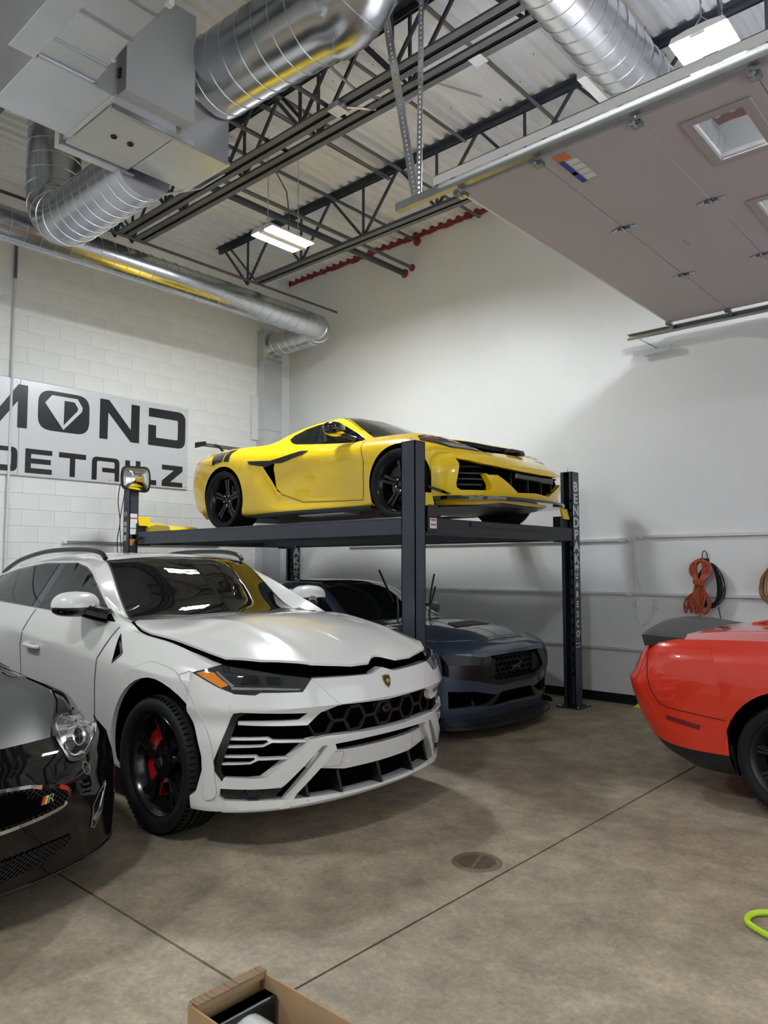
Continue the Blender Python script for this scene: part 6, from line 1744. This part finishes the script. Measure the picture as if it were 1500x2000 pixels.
# ================================================================== black grand tourer at the left edge
def build_gt():
    c = Car('grand_tourer', (3.91, -7.02, 0), 1.5, 'black grand tourer with oval mesh grille at the left edge')
    L = [
     [(-2.2, 0, .22), (2.1, 0, .18)],
     [(-2.2, .60, .24), (-1.8, .76, .18), (1.7, .74, .17), (2.1, .45, .19)],
     [(-2.2, .72, .32), (-1.8, .90, .24), (1.6, .88, .23), (2.1, .50, .25)],
     [(-2.2, .78, .45), (-1.8, .93, .42), (-1.376, .946, .42), (0, .915, .40), (1.376, .935, .42), (1.65, .90, .42), (2.1, .50, .4)],
     [(-2.2, .78, .62), (-1.8, .93, .62), (-1.376, .946, .62), (0, .92, .60), (1.376, .93, .60), (1.65, .88, .58), (2.1, .48, .52)],
     [(-2.2, .72, .80), (-1.8, .88, .82), (-1.376, .92, .83), (0, .89, .78), (1.0, .885, .76), (1.376, .88, .75), (1.65, .82, .70), (2.1, .44, .60)],
     [(-2.2, .64, .90), (-1.8, .78, .93), (-1.376, .83, .94), (-.4, .83, .90), (.5, .84, .895), (.95, .83, .885), (1.376, .80, .862), (1.65, .73, .805), (1.85, .62, .74), (2.1, .38, .655)],
     [(-2.2, .5, .91), (-1.7, .58, .97), (-1.2, .60, 1.08), (-.6, .58, 1.21), (-.1, .58, 1.245), (.3, .62, 1.16), (.85, .74, .90), (1.0, .68, .865), (1.376, .62, .835), (1.65, .56, .795), (1.85, .48, .75), (2.1, .32, .67)],
     [(-2.2, .35, .92), (-1.7, .45, .99), (-1.2, .48, 1.12), (-.6, .48, 1.265), (-.1, .49, 1.295), (.2, .53, 1.22), (.85, .66, .915), (1.0, .55, .885), (1.376, .46, .865), (1.65, .42, .825), (1.85, .36, .775), (2.1, .25, .685)],
     [(-2.2, .18, .92), (-1.7, .22, 1.0), (-1.2, .25, 1.15), (-.6, .26, 1.295), (-.1, .27, 1.32), (.22, .28, 1.24), (.95, .33, .925), (1.05, .30, .90), (1.376, .24, .885), (1.65, .21, .845), (1.85, .18, .795), (2.1, .13, .70)],
     [(-2.2, 0, .92), (-1.7, 0, 1.0), (-1.2, 0, 1.16), (-.6, 0, 1.30), (-.1, 0, 1.322), (.22, 0, 1.245), (1.0, 0, .925), (1.08, 0, .905), (1.376, 0, .892), (1.65, 0, .852), (1.85, 0, .80), (2.1, 0, .705)],
    ]
    body = Body(L, -2.2, 2.1, .025, 6, crease=(1, 7))
    shell0 = body.mb.mesh('shell')
    cuts = []
    for xx in (1.376, -1.376):
        for s_ in (-1, 1): cuts.append(MB().tube([(xx, s_*.60, .345), (xx, s_*1.2, .345)], .375, 48))
    shell = cut_mesh(shell0, cuts); smooth_me(shell, 30)
    P = 'paint_black'
    if len(shell.materials) == 0: shell.materials.append(MATS[P])
    shell.materials[0] = MATS[P]
    c.part('body_shell', shell, None)
    rows = [(.135, 2.14, 1.70, .885, 2.1), (.17, 2.19, 1.70, .905, 2.1), (.26, 2.21, 1.70, .91, 2.05), (.38, 2.27, 1.70, .91, 2.0), (.50, 2.31, 1.70, .905, 1.95), (.60, 2.30, 1.69, .895, 1.9), (.68, 2.20, 1.67, .89, 1.85), (.74, 2.06, 1.64, .86, 1.8)]
    om = fascia_mesh(rows).mesh('o', 40)
    c.ob = bvh_of([om]); c.bvh = bvh_of([shell0]); c.all = bvh_of([shell0, om])
    c.part('front_bumper', om, P)
    # satin covered hood
    hood = [(.98, 0), (.95, -.36), (.86, -.70), (1.0, -.775), (1.376, -.745), (1.55, -.69), (1.68, -.625), (1.80, -.56), (1.93, -.49), (1.995, -.40), (2.03, -.25), (2.05, 0)]
    c.patch('hood', symT(hood), 'T', 'film_satin', .003, .012, .035, both=False, bvh=c.all)
    c.gap('hood_gap', [(.87, -.715), (1.0, -.785), (1.376, -.756), (1.56, -.70), (1.69, -.635)], 'T', 'void_black', .006, .004, bvh=c.all)
    # headlights
    H = [(1.832, -.545, .757), (1.778, -.579, .772), (1.72, -.65, .785), (1.60, -.80, .762), (1.56, -.835, .745), (1.66, -.81, .715), (1.817, -.765, .722), (1.882, -.742, .704), (1.967, -.689, .686), (2.07, -.60, .650), (2.115, -.535, .640), (2.128, -.485, .655), (2.06, -.485, .695), (1.97, -.495, .735)]
    Hs = crom(H, 3, True)
    def lens(sc, lift, bulge, mi, rings=8, inner=0.0):
        P_ = np.array(Hs); ctr = P_.mean(0); q_ = P_-ctr
        nrm = np.linalg.svd(q_)[2][2]
        if nrm[0] < 0: nrm = -nrm
        rr = []
        for k in range(rings+1):
            f = inner+(1-inner)*k/rings
            rr.append([tuple(ctr+p*f*sc+nrm*(lift+bulge*(1-(f*sc)**2))) for p in q_])
        if mi: rr = [[(p[0], -p[1], p[2]) for p in r_] for r_ in rr]
        return rr
    hl = []
    for mi in (False, True):
        r_ = lens(1.0, .004, .028, mi); sk = lens(1.0, -.04, 0, mi)[-1]
        hl.append(MB().grid(r_ + [sk], closed=True).build('headlight', 'lens_mid', c.root, smooth=40))
    for k, h_ in enumerate(hl):
        mi = k == 1; s_ = 1 if mi else -1
        for (i0, o0, nm, m_, lf_) in ((.93, 1.03, 'bezel', 'satin_black', .008), (.86, .90, 'chrome_line', 'chrome', .010)):
            rr = lens(1.0, lf_, .028, mi)
            A = lens(o0, lf_, .028, mi)[-1]; B = lens(i0, lf_, .028, mi)[-1]
            MB().grid([A, B], closed=True).build(nm, m_, h_, smooth=True)
        l, n = hit(c.all, 'D', S2*(1.985-.555), .722)
        fd = Vector((.80, s_*.45, .25)).normalized()
        rot = fd.to_track_quat('X', 'Z').to_matrix()
        cc = Vector((2.015, s_*.58, .732))
        for (nm, pr, m_) in (('projector_ring', [(-.02, .050), (.012, .050), (.016, .045), (.008, .037), (-.02, .037)], 'chrome'), ('projector_lens', [(-.005, .040), (.006, .036), (.014, .022), (.017, 0)], 'gloss_black')):
            q = MB().lathe(pr, 28, 'x'); q.v = [tuple(cc + rot @ Vector(v)) for v in q.v]
            q.build(nm, m_, h_, smooth=True)
        c.part('reflector_bowl', patch_mesh(D3([(1.74, -.72, .755), (1.80, -.70, .745), (1.93, -.68, .70), (1.88, -.72, .705), (1.77, -.765, .728)]), 'D', c.all, .004, .004, .03, mirror=mi), 'reflector', h_)
        c.part('side_lamp', patch_mesh(D3([(2.05, -.56, .672), (2.09, -.52, .665), (2.06, -.59, .657)]), 'D', c.all, .004, .004, .03, mirror=mi), 'reflector', h_)
    # oval grille with chrome ring and mesh
    gh = [(0, .625), (-.144, .614), (-.295, .600), (-.385, .578), (-.432, .553), (-.438, .528), (-.398, .496), (-.295, .480), (-.142, .468), (0, .464)]
    gp = crom(sym(gh), 3, True)
    gr = c.patch('grille', gp, 'F', 'void_black', .003, .01, .04, both=False, bvh=c.ob)
    c.part('grille_ring', ribbon_mesh(gp, 'F', c.ob, .018, .012, False, True), 'chrome', gr)
    def inside(p, poly):
        r = False; j = len(poly)-1
        for i in range(len(poly)):
            if (poly[i][1] > p[1]) != (poly[j][1] > p[1]) and p[0] < (poly[j][0]-poly[i][0])*(p[1]-poly[i][1])/(poly[j][1]-poly[i][1])+poly[i][0]: r = not r
            j = i
        return r
    def mesh_bars(poly, name, parent, step=.026):
        us = [p[0] for p in poly]; vs = [p[1] for p in poly]; q = MB()
        for sg_ in (1, -1):
            k0 = int(-1.2/step); 
            for k in range(k0, -k0):
                seg = []
                for t in range(0, 60):
                    z = min(vs)+(max(vs)-min(vs))*t/59; u = k*step+sg_*(z-.4)*1.2
                    if inside((u, z), poly):
                        l, n = hit(c.ob, 'F', u, z); seg.append(l+Vector((.007, 0, 0)))
                    elif len(seg) > 1:
                        q.bar(seg[0], seg[-1], .004, .004); seg = []
                    else: seg = []
                if len(seg) > 1: q.bar(seg[0], seg[-1], .004, .004)
        o = q.build(name, 'satin_black', parent); o['kind'] = 'stuff'
    mesh_bars(gp, 'grille_mesh', gr)
    lo = crom(sym([(0, .330), (-.17, .326), (-.29, .333), (-.484, .332), (-.470, .287), (-.311, .237), (-.188, .225), (0, .222)]), 2, True)
    lg = c.patch('lower_intake', lo, 'F', 'void_black', .003, .01, .04, both=False, bvh=c.ob)
    mesh_bars(lo, 'intake_mesh', lg)
    # emblem: red and green flash with a silver letter
    me = text_mesh('R', .052, .004)
    l, n = hit(c.ob, 'F', .335, .545)
    for v in me.vertices:
        a, b, cc = v.co; v.co = (l.x+.016+cc-a*.5, .338+a*1.2+b*.25, .546+b)
    eb = c.part('letter_badge', me, 'chrome', gr)
    for k, m_ in enumerate(('decal_red', 'hose_lime')):
        y = .296+.013*k; l, n = hit(c.ob, 'F', y, .545)
        MB().hexa([(l.x+.012, y-.006, .530), (l.x+.018, y-.006, .530), (l.x+.018, y+.006, .530), (l.x+.012, y+.006, .530), (l.x+.012, y+.004, .564), (l.x+.018, y+.004, .564), (l.x+.018, y+.016, .564), (l.x+.012, y+.016, .564)]).build('badge_flash', m_, gr)
    # upright chrome-edged fog lamp slots
    fp = D3([(2.085, -.690, .512), (2.09, -.685, .475), (2.08, -.68, .37), (2.085, -.645, .305), (2.105, -.615, .322), (2.135, -.605, .424), (2.12, -.640, .476)])
    fg = c.patch('fog_slot', fp, 'D', 'gloss_black', .003, .01, .03, bvh=c.ob)
    for k, f in enumerate(fg):
        c.part('fog_chrome', patch_mesh(D3([(2.082, -.690, .50), (2.084, -.685, .46), (2.085, -.672, .37), (2.10, -.645, .335), (2.11, -.63, .35), (2.098, -.665, .40), (2.092, -.68, .46)]), 'D', c.ob, .007, .004, .02, mirror=k == 1), 'chrome', f)
        c.part('fog_trim', ribbon_mesh(fp, 'D', c.ob, .006, .006, k == 1, True), 'lens_grey', f)
    for s_ in (-1, 1):
        l, n = hit(c.ob, 'F', s_*.565, .60)
        c.part('washer_cover', ribbon_mesh([(s_*.565+.022*math.cos(a), .605+.024*math.sin(a)) for a in [math.pi*2*k/16 for k in range(16)]], 'F', c.ob, .003, .002, False, True), 'lens_grey')
    c.gap('bumper_lip', [(-.88, .175), (-.6, .17), (-.3, .17), (0, .17)], 'F', 'lens_dark', .010, .004, bvh=c.ob)
    # cabin glass and other panels out of view
    c.patch('windscreen', symT([(.22, 0), (.20, -.27), (.17, -.49), (.82, -.645), (.90, -.33), (.95, 0)]), 'T', 'tint_glass', .003, .01, .05, both=False)
    c.patch('side_window', [(-.75, .95), (.70, .915), (.30, 1.115), (.05, 1.20), (-.4, 1.21)], 'R', 'tint_glass', .004, .01, .05)
    dr = c.patch('door', [(.75, .87), (.80, .55), (.75, .28), (-.55, .28), (-.62, .6), (-.5, .89)], 'R', P, .002, .01, .05)
    for s_ in (-1, 1):
        a = MB().tube([(-.16, s_*.84, .92), (-.2, s_*.93, .96)], .02, 8).build('mirror_arm', 'satin_black', c.root)
        blob('mirror_shell', (-.23, s_*.96, .985), (.07, .12, .065), P, a, 2.5)
    rbm = fascia_mesh([(.24, -2.28, -1.75, .88, 2.6), (.5, -2.36, -1.75, .93, 2.6), (.75, -2.34, -1.75, .91, 2.5), (.92, -2.26, -1.80, .78, 2.4)]).mesh('rear_bumper', 40)
    c.part('rear_bumper', rbm, P)
    yfn = lambda r: .03*max(0, 1-r/.25)
    wf = make_wheel(.34, .26, .255, [([(.03, -.04), (.10, -.022), (.255, -.036), (.255, .036), (.10, .022), (.03, .04)], yfn, .03)], nspk=7, disc=.18, rim_m='alu')
    place_wheels(c, wf, 1.376, -1.376, .80, .81, .34, .34)
    return c
gt = build_gt()
